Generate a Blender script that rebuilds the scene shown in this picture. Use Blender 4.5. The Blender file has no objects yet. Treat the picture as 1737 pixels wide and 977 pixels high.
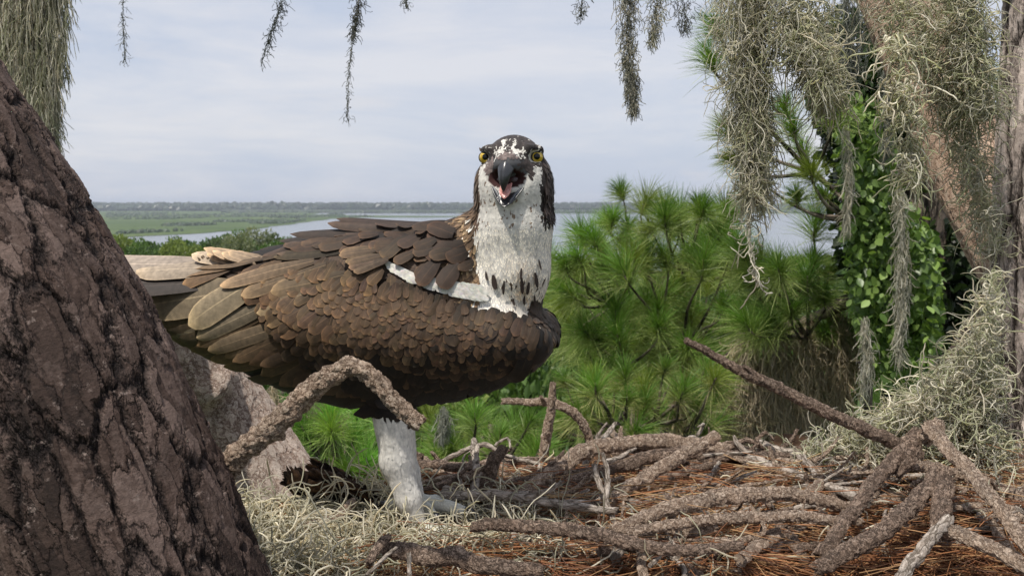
import bpy, math, random
import numpy as np
from mathutils import Vector, Matrix
from mathutils.bvhtree import BVHTree
R = math.radians
scene = bpy.context.scene
COL = scene.collection
rng = np.random.default_rng(7)

# ------------------------------------------------------------------ camera
F = 1500.0                      # focal length in photograph pixels (photo is 1737 wide)
PITCH = math.atan(145.5 / F)    # horizon at y = 343
CAM = np.array((0.0, 0.0, 20.0))
cam_data = bpy.data.cameras.new('camera')
cam_data.sensor_width = 36.0
cam_data.lens = 36.0 * F / 1737.0
cam_data.clip_start = 0.05
cam_data.clip_end = 60000.0
cam_data.dof.use_dof = True
cam_data.dof.focus_distance = 1.08
cam_data.dof.aperture_fstop = 16.0
cam = bpy.data.objects.new('camera', cam_data)
cam.location = CAM
cam.rotation_euler = (math.pi / 2 - PITCH, 0, 0)
COL.objects.link(cam)
scene.camera = cam

# ------------------------------------------------------------------ world and sun
SUN_DIR = np.array((-0.26, -0.29, 0.92)); SUN_DIR /= np.linalg.norm(SUN_DIR)   # towards the sun
world = bpy.data.worlds.new('World'); scene.world = world
world.use_nodes = True
wn, wl = world.node_tree.nodes, world.node_tree.links
wn.clear()
w_out = wn.new('ShaderNodeOutputWorld'); w_bg = wn.new('ShaderNodeBackground')
w_bg.inputs['Strength'].default_value = 0.12
sky = wn.new('ShaderNodeTexSky'); sky.sky_type = 'NISHITA'; sky.sun_disc = False
sky.sun_elevation = math.asin(SUN_DIR[2]); sky.sun_rotation = math.atan2(SUN_DIR[0], SUN_DIR[1])
sky.air_density = 1.0; sky.dust_density = 2.0
geo = wn.new('ShaderNodeTexCoord')
mp = wn.new('ShaderNodeMapping'); mp.inputs['Scale'].default_value = (1.0, 1.0, 5.0)
wl.new(geo.outputs['Generated'], mp.inputs['Vector'])
n1 = wn.new('ShaderNodeTexNoise'); n1.inputs['Scale'].default_value = 2.2; n1.inputs['Detail'].default_value = 7
n1.inputs['Roughness'].default_value = 0.6; n1.inputs['Distortion'].default_value = 0.4
wl.new(mp.outputs[0], n1.inputs['Vector'])
cr = wn.new('ShaderNodeValToRGB')
cr.color_ramp.elements[0].position = 0.40; cr.color_ramp.elements[0].color = (5.0, 5.5, 6.6, 1)
cr.color_ramp.elements[1].position = 0.62; cr.color_ramp.elements[1].color = (6.6, 6.65, 7.1, 1)
wl.new(n1.outputs['Fac'], cr.inputs[0])
# small puffy clouds low over the horizon
mp2 = wn.new('ShaderNodeMapping'); mp2.inputs['Scale'].default_value = (7.0, 7.0, 26.0)
wl.new(geo.outputs['Generated'], mp2.inputs['Vector'])
n2 = wn.new('ShaderNodeTexNoise'); n2.inputs['Scale'].default_value = 1.1; n2.inputs['Detail'].default_value = 5
wl.new(mp2.outputs[0], n2.inputs['Vector'])
cr2 = wn.new('ShaderNodeValToRGB')
cr2.color_ramp.elements[0].position = 0.60; cr2.color_ramp.elements[0].color = (0, 0, 0, 1)
cr2.color_ramp.elements[1].position = 0.75; cr2.color_ramp.elements[1].color = (0.6, 0.6, 0.6, 1)
wl.new(n2.outputs['Fac'], cr2.inputs[0])
mxp = wn.new('ShaderNodeMixRGB'); mxp.inputs[2].default_value = (6.6, 6.5, 6.8, 1)
wl.new(cr2.outputs[0], mxp.inputs[0]); wl.new(cr.outputs[0], mxp.inputs[1])
mx = wn.new('ShaderNodeMixRGB'); mx.inputs[0].default_value = 0.86
wl.new(sky.outputs[0], mx.inputs[1]); wl.new(mxp.outputs[0], mx.inputs[2])
wl.new(mx.outputs[0], w_bg.inputs['Color']); wl.new(w_bg.outputs[0], w_out.inputs['Surface'])

sun_data = bpy.data.lights.new('sun', 'SUN'); sun_data.energy = 4.6; sun_data.angle = R(1.5)
sun_data.color = (1.0, 0.94, 0.84)
sun = bpy.data.objects.new('sun', sun_data)
sun.rotation_euler = Vector(SUN_DIR).to_track_quat('Z', 'Y').to_euler()
sun.location = (-3, -2, 26)
COL.objects.link(sun)
scene.view_settings.view_transform = 'Standard'
scene.view_settings.look = 'None'
scene.view_settings.exposure = 0.0
scene.view_settings.gamma = 1.0
scene.render.engine = 'CYCLES'
scene.cycles.max_bounces = 6
scene.cycles.transparent_max_bounces = 6
scene.cycles.volume_bounces = 0
scene.cycles.use_denoising = True

# ------------------------------------------------------------------ helpers
FWD = np.array((0, math.cos(PITCH), -math.sin(PITCH)))
UPV = np.array((0, math.sin(PITCH), math.cos(PITCH)))
RGT = np.array((1.0, 0, 0))
def ray(px, py):
    px = np.asarray(px, float); py = np.asarray(py, float)
    return (FWD + ((px - 868.5) / F)[..., None] * RGT - ((py - 488.5) / F)[..., None] * UPV)
def P(px, py, d):
    """photograph pixel + distance along the view axis -> a point in the world (metres)"""
    return CAM + ray(px, py) * np.asarray(d, float)[..., None]
def ground_at(px, py, z=0.0):
    r = ray(px, py); t = (z - CAM[2]) / r[..., 2]
    return CAM + r * t[..., None]
def to_px(p):
    q = p - CAM; d = q @ FWD
    return np.stack([868.5 + F * (q @ RGT) / d, 488.5 - F * (q @ UPV) / d, d], -1)
def nrm(a):
    return a / np.maximum(np.linalg.norm(a, axis=-1, keepdims=True), 1e-9)

def vhash(i, j, k, s):
    h = (i * 374761393 + j * 668265263 + k * 2147483647 + s * 974634777) & 0xffffffff
    h = ((h ^ (h >> 13)) * 1274126177) & 0xffffffff
    return ((h ^ (h >> 16)) & 0xffff) / 65535.0
def vnoise(p, s=0):
    p = np.asarray(p, float); f = np.floor(p); i = f.astype(np.int64); t = p - f; t = t * t * (3 - 2 * t)
    r = 0
    for a in (0, 1):
        for b in (0, 1):
            for c in (0, 1):
                w = (t[..., 0] if a else 1 - t[..., 0]) * (t[..., 1] if b else 1 - t[..., 1]) * (t[..., 2] if c else 1 - t[..., 2])
                r = r + w * vhash(i[..., 0] + a, i[..., 1] + b, i[..., 2] + c, s)
    return r * 2 - 1
def fbm(p, o=3, s=0):
    r = 0; a = 1.0
    for k in range(o):
        r = r + a * vnoise(p * 2.0 ** k + 17.3 * k, s + k); a *= 0.5
    return r / 1.75

def new_obj(name, data, parent=None):
    o = bpy.data.objects.new(name, data); COL.objects.link(o)
    if parent is not None: o.parent = parent
    return o
def empty(name, loc=(0, 0, 0)):
    o = bpy.data.objects.new(name, None); o.empty_display_size = 0.1; COL.objects.link(o); o.location = loc
    return o
def tag(o, label=None, cat=None, group=None, kind=None):
    if label: o['label'] = label
    if cat: o['category'] = cat
    if group: o['group'] = group
    if kind: o['kind'] = kind
    return o
def mesh_data(name, V, Q, mat=None, col=None, uv=None, bk=None, smooth=True, T=None):
    """V (n,3); Q (m,4) quads; T (k,3) triangles; col per-vertex rgb; uv per-vertex; bk per-vertex vector"""
    V = np.ascontiguousarray(V, np.float32)
    me = bpy.data.meshes.new(name)
    nq = 0 if Q is None else len(Q); nt = 0 if T is None else len(T)
    li = []
    if nq: li.append(np.asarray(Q, np.int32).ravel())
    if nt: li.append(np.asarray(T, np.int32).ravel())
    li = np.concatenate(li)
    me.vertices.add(len(V)); me.vertices.foreach_set('co', V.ravel())
    me.loops.add(len(li)); me.loops.foreach_set('vertex_index', li)
    me.polygons.add(nq + nt)
    st = np.concatenate([np.arange(nq) * 4, nq * 4 + np.arange(nt) * 3]).astype(np.int32)
    me.polygons.foreach_set('loop_start', st)
    me.polygons.foreach_set('loop_total', np.concatenate([np.full(nq, 4), np.full(nt, 3)]).astype(np.int32))
    me.update(calc_edges=True)
    me.polygons.foreach_set('use_smooth', np.full(nq + nt, smooth))
    if col is not None:
        a = me.attributes.new('Col', 'FLOAT_COLOR', 'POINT')
        c = np.ones((len(V), 4), np.float32); c[:, :3] = col; a.data.foreach_set('color', c.ravel())
    if uv is not None:
        a = me.attributes.new('fuv', 'FLOAT_VECTOR', 'POINT')
        c = np.zeros((len(V), 3), np.float32); c[:, :uv.shape[1]] = uv; a.data.foreach_set('vector', c.ravel())
    if bk is not None:
        a = me.attributes.new('bk', 'FLOAT_VECTOR', 'POINT')
        a.data.foreach_set('vector', np.ascontiguousarray(bk, np.float32).ravel())
    if mat: me.materials.append(mat)
    me.validate()
    return me
def mesh_obj(name, V, Q, mat=None, parent=None, origin=None, **kw):
    V = np.asarray(V, float)
    if parent is None and origin is None: origin = V.mean(0)
    if origin is not None: V = V - np.asarray(origin)
    elif parent is not None: V = V - np.array(parent.matrix_world.translation if False else parent.location)
    o = new_obj(name, mesh_data(name, V, Q, mat, **kw), parent)
    if parent is None: o.location = origin
    return o
class Acc:
    """collects pieces that belong to ONE object"""
    def __init__(s): s.V, s.Q, s.T, s.C, s.U, s.n = [], [], [], [], [], 0
    def add(s, V, Q=None, T=None, C=None, U=None):
        V = np.asarray(V).reshape(-1, 3)
        s.V.append(V)
        if Q is not None and len(Q): s.Q.append(np.asarray(Q) + s.n)
        if T is not None and len(T): s.T.append(np.asarray(T) + s.n)
        C = (1, 1, 1) if C is None else C
        s.C.append(np.broadcast_to(np.asarray(C, float), V.shape))
        s.U.append(np.zeros((len(V), 3)) if U is None else U)
        s.n += len(V)
    def obj(s, name, mat, parent=None, origin=None, smooth=True):
        return mesh_obj(name, np.concatenate(s.V), np.concatenate(s.Q) if s.Q else None, mat, parent, origin,
                        T=np.concatenate(s.T) if s.T else None, col=np.concatenate(s.C), uv=np.concatenate(s.U), smooth=smooth)

def catmull(pts, n):
    pts = np.asarray(pts, float)
    if len(pts) == 2: return pts[0] + (pts[1] - pts[0]) * np.linspace(0, 1, n)[:, None]
    q = np.vstack([2 * pts[0] - pts[1], pts, 2 * pts[-1] - pts[-2]])
    t = np.linspace(0, len(pts) - 1, n); i = np.minimum(t.astype(int), len(pts) - 2); f = (t - i)[:, None]
    a, b, c, d = q[i], q[i + 1], q[i + 2], q[i + 3]
    return 0.5 * (2 * b + (c - a) * f + (2 * a - 5 * b + 4 * c - d) * f * f + (3 * b - a - 3 * c + d) * f ** 3)
def frames(S):
    Tn = nrm(np.gradient(S, axis=0)); N = np.zeros_like(Tn)
    r = np.array((0, 0, 1.0)) if abs(Tn[0, 2]) < .9 else np.array((1.0, 0, 0))
    N[0] = nrm(np.cross(Tn[0], r))
    for k in range(1, len(S)):
        v = N[k - 1] - Tn[k] * (N[k - 1] @ Tn[k]); N[k] = v / np.linalg.norm(v)
    return Tn, N, np.cross(Tn, N)
def limb(pts, rad, seg=0.006, sides=24, rough=0.10, nscale=1.0, seed=0, knots=0, flat=1.0, jag=0.0, scaly=0.0, wob=0.0):
    """one tapering branch or trunk: returns V, Q, T, bk"""
    pts = np.asarray(pts, float); L = np.linalg.norm(np.diff(pts, axis=0), axis=1).sum()
    n = max(4, int(L / seg) + 1)
    S = catmull(pts, n); rr = catmull(np.stack([np.asarray(rad, float)] * 3, 1), n)[:, 0] if len(rad) > 1 else np.full(n, rad[0])
    if wob:
        Tn, N, B = frames(S); sl = np.concatenate([[0], np.cumsum(np.linalg.norm(np.diff(S, axis=0), axis=1))]); r0 = rr.mean(); z_ = sl * 0
        S = S + N * (fbm(np.stack([sl / r0 * .28, z_ + seed, z_], -1), 3, seed + 41) * wob * rr)[:, None] + B * (fbm(np.stack([sl / r0 * .28, z_, z_ + seed], -1), 3, seed + 43) * wob * rr)[:, None]
    Tn, N, B = frames(S)
    s = np.concatenate([[0], np.cumsum(np.linalg.norm(np.diff(S, axis=0), axis=1))])
    ph = np.linspace(0, 2 * math.pi, sides, endpoint=False)
    cs, sn = np.cos(ph), np.sin(ph)
    r0 = rr.mean()
    q = np.stack([np.broadcast_to(cs, (n, sides)) * 1.0, np.broadcast_to(sn, (n, sides)), np.broadcast_to((s / r0)[:, None], (n, sides)) * .5], -1)
    d = 1 + rough * fbm(q * 1.3 * nscale, 3, seed) + rough * .35 * fbm(q * 5 * nscale, 2, seed + 5)
    rg = np.random.default_rng(seed + 99)
    for k in range(knots):
        k0, p0, w, a = rg.uniform(0, s[-1]), rg.uniform(0, 6.28), rg.uniform(.35, .6), rg.uniform(.12, .35)
        dd = (((s[:, None] - k0) / r0) ** 2 + (np.angle(np.exp(1j * (ph[None] - p0)))) ** 2) / w ** 2
        d = d + a * np.exp(-dd)
    if scaly:
        w1 = fbm(q * 1.1, 2, seed + 31) * 2.2; k_ = max(3, int(r0 / .0022)); zz = (s / r0)[:, None]
        d = d + scaly * (np.abs(np.sin(k_ * .5 * ph[None] + zz * 1.6 + w1)) * np.abs(np.sin(k_ * .5 * ph[None] - zz * 1.6 + w1 * .7)) - .35) * (1 + .8 * vnoise(q * 2.3, seed + 3))
    rad2 = rr[:, None] * d
    X = S[:, None] + N[:, None] * (cs[None] * rad2)[..., None] + B[:, None] * (sn[None] * rad2)[..., None] * flat
    if jag:
        X[-1] += Tn[-1] * (rg.uniform(-1, 1, sides) * jag * rr[-1])[:, None]
        X[0] -= Tn[0] * (rg.uniform(-1, 1, sides) * jag * rr[0])[:, None]
    bk = np.stack([np.broadcast_to(cs * r0, (n, sides)), np.broadcast_to(sn * r0, (n, sides)), np.broadcast_to(s[:, None], (n, sides))], -1)
    V = X.reshape(-1, 3); bk = bk.reshape(-1, 3)
    i, j = np.meshgrid(np.arange(n - 1), np.arange(sides), indexing='ij'); j2 = (j + 1) % sides
    Q = np.stack([i * sides + j, i * sides + j2, (i + 1) * sides + j2, (i + 1) * sides + j], -1).reshape(-1, 4)
    # closed, slightly hollow ends
    a, b = len(V), len(V) + 1
    V = np.vstack([V, S[0] + Tn[0] * rr[0] * .1, S[-1] - Tn[-1] * rr[-1] * .1]); bk = np.vstack([bk, [0, 0, -.5], [0, 0, s[-1] + .5]])
    jj = np.arange(sides); T0 = np.stack([np.full(sides, a), (jj + 1) % sides, jj], -1)
    T1 = np.stack([np.full(sides, b), (n - 1) * sides + jj, (n - 1) * sides + (jj + 1) % sides], -1)
    return V, Q, np.vstack([T0, T1]), bk
def limb_obj(name, pts, rad, mat, parent=None, extra=(), **kw):
    V, Q, T, bk = limb(pts, rad, **kw)
    Vs, Qs, Ts, Bs, n = [V], [Q], [T], [bk], len(V)
    for (p, r, k) in extra:
        kk = dict(kw); kk.update(k); v, q, t, b = limb(p, r, **kk)
        Vs.append(v); Qs.append(q + n); Ts.append(t + n); Bs.append(b + n * .001); n += len(v)
    return mesh_obj(name, np.vstack(Vs), np.vstack(Qs), mat, parent, T=np.vstack(Ts), bk=np.vstack(Bs),
                    origin=None if parent is not None else pts[0])

def tubes(S, r, C, sides=3):
    """S (N,K,3) strand points, r (N,K) radii, C (N,3) or (N,K,3) -> V,Q,C"""
    N, K = S.shape[:2]
    T = nrm(np.gradient(S, axis=1)); ref = nrm(np.cross(T[:, :1] + T[:, -1:], rng.normal(size=(N, 1, 3))))
    A = nrm(np.cross(T, np.broadcast_to(ref, T.shape))); B = np.cross(T, A)
    ph = np.arange(sides) * 2 * math.pi / sides
    X = S[:, :, None] + r[:, :, None, None] * (A[:, :, None] * np.cos(ph)[:, None] + B[:, :, None] * np.sin(ph)[:, None])
    V = X.reshape(-1, 3)
    i, k, j = np.meshgrid(np.arange(N), np.arange(K - 1), np.arange(sides), indexing='ij'); j2 = (j + 1) % sides
    b = i * K * sides + k * sides
    Q = np.stack([b + j, b + j2, b + sides + j2, b + sides + j], -1).reshape(-1, 4)
    if C.ndim == 2: C = np.broadcast_to(C[:, None], (N, K, 3))
    Cv = np.broadcast_to(C[:, :, None], (N, K, sides, 3)).reshape(-1, 3)
    return V, Q, Cv
def wander(p0, d0, L, K, curl=1.2, noise=.35, grav=0.0, g=None):
    """curly strands. p0,d0 (N,3), L (N,)"""
    g = g or rng
    N = len(p0); S = np.zeros((N, K, 3)); S[:, 0] = p0; d = nrm(d0); ax = nrm(g.normal(size=(N, 3)))
    st = (L / (K - 1))[:, None]; cu = (g.normal(size=(N, 1)) * curl)
    for k in range(1, K):
        S[:, k] = S[:, k - 1] + d * st
        ax = nrm(ax + .35 * g.normal(size=(N, 3)))
        d = nrm(d + np.cross(ax, d) * cu * 6.0 / K + noise * g.normal(size=(N, 3)) + np.array((0, 0, -grav)))
    return S
def in_poly(x, y, poly):
    c = np.zeros(len(x), bool); n = len(poly)
    for i in range(n):
        x1, y1 = poly[i]; x2, y2 = poly[(i + 1) % n]
        c ^= ((y1 > y) != (y2 > y)) & (x < (x2 - x1) * (y - y1) / (y2 - y1 + 1e-9) + x1)
    return c
def sample_poly(poly, n, g=None):
    g = g or rng
    p = np.array(poly, float); lo, hi = p.min(0), p.max(0); out = []
    tot = 0
    while tot < n:
        q = g.uniform(lo, hi, (n * 3, 2)); q = q[in_poly(q[:, 0], q[:, 1], poly)]; out.append(q); tot += len(q)
    return np.concatenate(out)[:n]

# ------------------------------------------------------------------ materials
def mat_new(name):
    m = bpy.data.materials.new(name); m.use_nodes = True; nt = m.node_tree
    return m, nt.nodes, nt.links, nt.nodes['Principled BSDF'], nt.nodes['Material Output']
def N_(nodes, kind, **kw):
    n = nodes.new(kind)
    for k, v in kw.items():
        if k in n.inputs: n.inputs[k].default_value = v
        else: setattr(n, k, v)
    return n
def ramp(nodes, links, src, stops):
    r = nodes.new('ShaderNodeValToRGB'); e = r.color_ramp.elements
    while len(e) < len(stops): e.new(0.5)
    for k, (p, c) in enumerate(stops): e[k].position = p; e[k].color = (*c, 1) if len(c) == 3 else c
    links.new(src, r.inputs[0]); return r
def math_(nodes, links, op, a, b=None, c=None):
    m = nodes.new('ShaderNodeMath'); m.operation = op
    for i, x in enumerate((a, b, c)):
        if x is None: continue
        if isinstance(x, (int, float)): m.inputs[i].default_value = x
        else: links.new(x, m.inputs[i])
    return m.outputs[0]
def mix_(nodes, links, f, a, b, t='MIX'):
    m = nodes.new('ShaderNodeMixRGB'); m.blend_type = t
    for i, x in enumerate((f, a, b)):
        if isinstance(x, (int, float)): m.inputs[i].default_value = x
        elif isinstance(x, tuple): m.inputs[i].default_value = (*x, 1)
        else: links.new(x, m.inputs[i])
    return m.outputs[0]

def bark(name, scale, c_lo, c_mid, c_hi, crack=(.015, .011, .01), along=.45, depth=.004, width=.09, fine=60, distort=.35, speck=None, disp=True, cell=1.0):
    m, n, l, bs, out = mat_new(name)
    at = N_(n, 'ShaderNodeAttribute', attribute_name='bk')
    mp = N_(n, 'ShaderNodeMapping'); mp.inputs['Scale'].default_value = (scale, scale, scale * along); l.new(at.outputs['Vector'], mp.inputs[0])
    no = N_(n, 'ShaderNodeTexNoise', Scale=1.6, Detail=5.0, Roughness=.65); l.new(mp.outputs[0], no.inputs['Vector'])
    sub = N_(n, 'ShaderNodeVectorMath', operation='SUBTRACT'); l.new(no.outputs['Color'], sub.inputs[0]); sub.inputs[1].default_value = (.5, .5, .5)
    sc = N_(n, 'ShaderNodeVectorMath', operation='SCALE'); l.new(sub.outputs[0], sc.inputs[0]); sc.inputs['Scale'].default_value = distort * 3
    ad = N_(n, 'ShaderNodeVectorMath', operation='ADD'); l.new(mp.outputs[0], ad.inputs[0]); l.new(sc.outputs[0], ad.inputs[1])
    v1 = N_(n, 'ShaderNodeTexVoronoi', feature='DISTANCE_TO_EDGE', Scale=1.0); l.new(ad.outputs[0], v1.inputs['Vector'])
    v1c = N_(n, 'ShaderNodeTexVoronoi', feature='F1', Scale=1.0); l.new(ad.outputs[0], v1c.inputs['Vector'])
    v2 = N_(n, 'ShaderNodeTexVoronoi', feature='DISTANCE_TO_EDGE', Scale=2.7); l.new(ad.outputs[0], v2.inputs['Vector'])
    v2c = N_(n, 'ShaderNodeTexVoronoi', feature='F1', Scale=2.7); l.new(ad.outputs[0], v2c.inputs['Vector'])
    v3 = N_(n, 'ShaderNodeTexVoronoi', feature='F1', Scale=7.5); l.new(ad.outputs[0], v3.inputs['Vector']); s3 = N_(n, 'ShaderNodeSeparateColor'); l.new(v3.outputs['Color'], s3.inputs[0])
    nf = N_(n, 'ShaderNodeTexNoise', Scale=fine, Detail=6.0, Roughness=.7); l.new(at.outputs['Vector'], nf.inputs['Vector'])
    e1 = ramp(n, l, v1.outputs[0], [(0, (0, 0, 0)), (width, (1, 1, 1))])
    e2 = ramp(n, l, v2.outputs[0], [(0, (0, 0, 0)), (width * .9, (1, 1, 1))])
    s1 = N_(n, 'ShaderNodeSeparateColor'); l.new(v1c.outputs['Color'], s1.inputs[0])
    s2 = N_(n, 'ShaderNodeSeparateColor'); l.new(v2c.outputs['Color'], s2.inputs[0])
    # height: plates at two levels, each flake at its own height
    h = math_(n, l, 'MULTIPLY', e1.outputs[0], 0.55)
    h = math_(n, l, 'MULTIPLY_ADD', s1.outputs[0], 0.28, h)
    h2 = math_(n, l, 'MULTIPLY', s2.outputs[0], e2.outputs[0])
    h = math_(n, l, 'MULTIPLY_ADD', h2, 0.30, h)
    h = math_(n, l, 'MULTIPLY_ADD', s3.outputs[0], 0.20, h)
    h = math_(n, l, 'MULTIPLY_ADD', nf.outputs['Fac'], 0.22, h)
    k = math_(n, l, 'MULTIPLY_ADD', s2.outputs[1], 0.32 * cell, math_(n, l, 'MULTIPLY_ADD', s3.outputs[1], .16 * cell, math_(n, l, 'MULTIPLY', nf.outputs['Fac'], .52 + .5 * (1 - cell))))
    k = math_(n, l, 'MULTIPLY_ADD', s1.outputs[1], 0.2 * cell, math_(n, l, 'SUBTRACT', k, .08))
    cc = ramp(n, l, k, [(.2, c_lo), (.48, c_mid), (.78, c_hi)])
    em = math_(n, l, 'MULTIPLY', e1.outputs[0], math_(n, l, 'MULTIPLY_ADD', e2.outputs[0], .55, .45))
    c = mix_(n, l, em, crack, cc.outputs[0])
    nb = N_(n, 'ShaderNodeTexNoise', Scale=fine * .12, Detail=3.0); l.new(at.outputs['Vector'], nb.inputs['Vector'])
    c = mix_(n, l, .5, c, ramp(n, l, nb.outputs['Fac'], [(.3, (.62, .62, .62)), (.7, (1.25, 1.2, 1.15))]).outputs[0], 'MULTIPLY')
    if speck:
        ns = N_(n, 'ShaderNodeTexNoise', Scale=fine * .4, Detail=4.0, Roughness=.8); l.new(at.outputs['Vector'], ns.inputs['Vector'])
        c = mix_(n, l, ramp(n, l, ns.outputs['Fac'], [(.60, (0, 0, 0)), (.68, (.8, .8, .8))]).outputs[0], c, speck)
    l.new(c, bs.inputs['Base Color']); bs.inputs['Roughness'].default_value = .85; bs.inputs['Specular IOR Level'].default_value = .25
    if disp:
        d = N_(n, 'ShaderNodeDisplacement', Midlevel=.6, Scale=depth); l.new(h, d.inputs['Height']); l.new(d.outputs[0], out.inputs['Displacement'])
        m.displacement_method = 'BOTH'
    else:
        b = N_(n, 'ShaderNodeBump', Distance=depth, Strength=1.0); l.new(h, b.inputs['Height']); l.new(b.outputs[0], bs.inputs['Normal'])
    return m

def leafy(name, rough=.55, trans=.35, spec=.3, attr='Col', tint=(1.2, 1.25, .6)):
    """thin vegetable matter: colour of each blade from its own attribute"""
    m, n, l, bs, out = mat_new(name)
    at = N_(n, 'ShaderNodeAttribute', attribute_name=attr)
    bs.inputs['Roughness'].default_value = rough; bs.inputs['Specular IOR Level'].default_value = spec
    l.new(at.outputs['Color'], bs.inputs['Base Color'])
    if trans:
        tr = N_(n, 'ShaderNodeBsdfTranslucent'); l.new(mix_(n, l, 1.0, at.outputs['Color'], tint, 'MULTIPLY'), tr.inputs['Color'])
        mx = N_(n, 'ShaderNodeMixShader'); mx.inputs[0].default_value = trans
        l.new(bs.outputs[0], mx.inputs[1]); l.new(tr.outputs[0], mx.inputs[2]); l.new(mx.outputs[0], out.inputs['Surface'])
    return m
def plain(name, c, rough=.6, spec=.4, bump=0, bscale=200, coat=0):
    m, n, l, bs, out = mat_new(name)
    bs.inputs['Roughness'].default_value = rough; bs.inputs['Specular IOR Level'].default_value = spec; bs.inputs['Coat Weight'].default_value = coat
    tc = N_(n, 'ShaderNodeTexCoord'); no = N_(n, 'ShaderNodeTexNoise', Scale=bscale, Detail=5.0); l.new(tc.outputs['Object'], no.inputs['Vector'])
    r = ramp(n, l, no.outputs['Fac'], [(.3, tuple(x * .75 for x in c)), (.7, tuple(min(1, x * 1.2) for x in c))]); l.new(r.outputs[0], bs.inputs['Base Color'])
    if bump:
        b = N_(n, 'ShaderNodeBump', Distance=bump); l.new(no.outputs['Fac'], b.inputs['Height']); l.new(b.outputs[0], bs.inputs['Normal'])
    return m
M_needle = leafy('pine_needle', .45, .3, .4)
M_leaf = leafy('leaf', .4, .35, .5)
M_moss = leafy('spanish_moss', .8, .55, .15, tint=(1.1, 1.06, .95))
M_dry = leafy('dry_needle', .6, .15, .3)
M_trunk = bark('shaded_pine_bark', 23, (.020, .013, .011), (.060, .039, .032), (.15, .108, .094), crack=(.008, .005, .005), along=.34, depth=.011, width=.085, fine=190, distort=.26, speck=(.22, .17, .15))  # bark colour lowered to stand in for shade on the leaning trunk
M_limb = bark('pale_pine_bark', 60, (.44, .34, .28), (.64, .54, .47), (.78, .70, .63), crack=(.30, .21, .17), along=.6, depth=.004, width=.12, fine=220, distort=.9, cell=.6)
M_limb2 = bark('peach_pine_bark', 34, (.30, .20, .14), (.50, .36, .27), (.66, .52, .41), crack=(.16, .10, .07), along=.5, depth=.004, width=.10, fine=180, distort=.9, cell=.6)
M_rtrunk = bark('grey_pine_bark', 22, (.26, .21, .19), (.46, .39, .35), (.62, .54, .49), crack=(.025, .018, .015), along=.2, depth=.010, width=.13, fine=150)
M_stick = bark('scaly_stick_bark', 170, (.24, .165, .12), (.58, .45, .35), (.80, .70, .59), crack=(.12, .075, .05), along=.8, depth=.0022, width=.14, fine=420, distort=1.0, cell=.6)
M_stick_d = bark('dark_stick_bark', 160, (.11, .075, .056), (.33, .24, .185), (.60, .48, .39), crack=(.05, .033, .025), along=.7, depth=.0022, width=.14, fine=420, distort=1.0, cell=.6)
M_stick_g = bark('grey_twig_bark', 160, (.20, .16, .13), (.36, .31, .27), (.50, .45, .40), crack=(.10, .08, .06), along=.3, depth=.0012, width=.12, fine=500)
M_rot = bark('rotten_wood', 60, (.035, .02, .012), (.10, .055, .03), (.30, .16, .07), crack=(.01, .006, .004), along=.15, depth=.006, width=.2, fine=300)
M_raw = bark('raw_orange_wood', 110, (.16, .05, .02), (.40, .16, .06), (.55, .30, .14), crack=(.06, .02, .01), along=.12, depth=.003, width=.2, fine=400)
M_far_bark = bark('distant_bark', 6, (.10, .08, .07), (.2, .16, .13), (.3, .25, .2), along=.3, depth=.01, width=.1, fine=30, disp=False)
# ------------------------------------------------------------------ ground, marsh, water, far shore
def ground_mat(name, stops, scale, rough=.9):
    m, n, l, bs, out = mat_new(name)
    tc = N_(n, 'ShaderNodeTexCoord'); no = N_(n, 'ShaderNodeTexNoise', Scale=scale, Detail=8.0, Roughness=.65); l.new(tc.outputs['Object'], no.inputs['Vector'])
    n2_ = N_(n, 'ShaderNodeTexNoise', Scale=scale * 9, Detail=6.0, Roughness=.7); l.new(tc.outputs['Object'], n2_.inputs['Vector'])
    k = math_(n, l, 'MULTIPLY_ADD', n2_.outputs['Fac'], .45, math_(n, l, 'MULTIPLY', no.outputs['Fac'], .55))
    r = ramp(n, l, k, stops); l.new(r.outputs[0], bs.inputs['Base Color']); bs.inputs['Roughness'].default_value = rough
    bs.inputs['Specular IOR Level'].default_value = .1
    return m
M_marsh = ground_mat('marsh_grass', [(.35, (.030, .055, .018)), (.5, (.065, .10, .030)), (.65, (.12, .145, .05))], .012)
M_soil = ground_mat('forest_floor', [(.35, (.02, .035, .012)), (.55, (.05, .075, .025)), (.7, (.08, .07, .04))], .15)
m, n, l, bs, out = mat_new('lake_water'); M_water = m
bs.inputs['Base Color'].default_value = (.10, .12, .14, 1); bs.inputs['Roughness'].default_value = .12; bs.inputs['Specular IOR Level'].default_value = .9
tc = N_(n, 'ShaderNodeTexCoord'); wv = N_(n, 'ShaderNodeTexNoise', Scale=.5, Detail=4.0); l.new(tc.outputs['Object'], wv.inputs['Vector'])
bp = N_(n, 'ShaderNodeBump', Distance=.25, Strength=.35); l.new(wv.outputs['Fac'], bp.inputs['Height']); l.new(bp.outputs[0], bs.inputs['Normal'])

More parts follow.
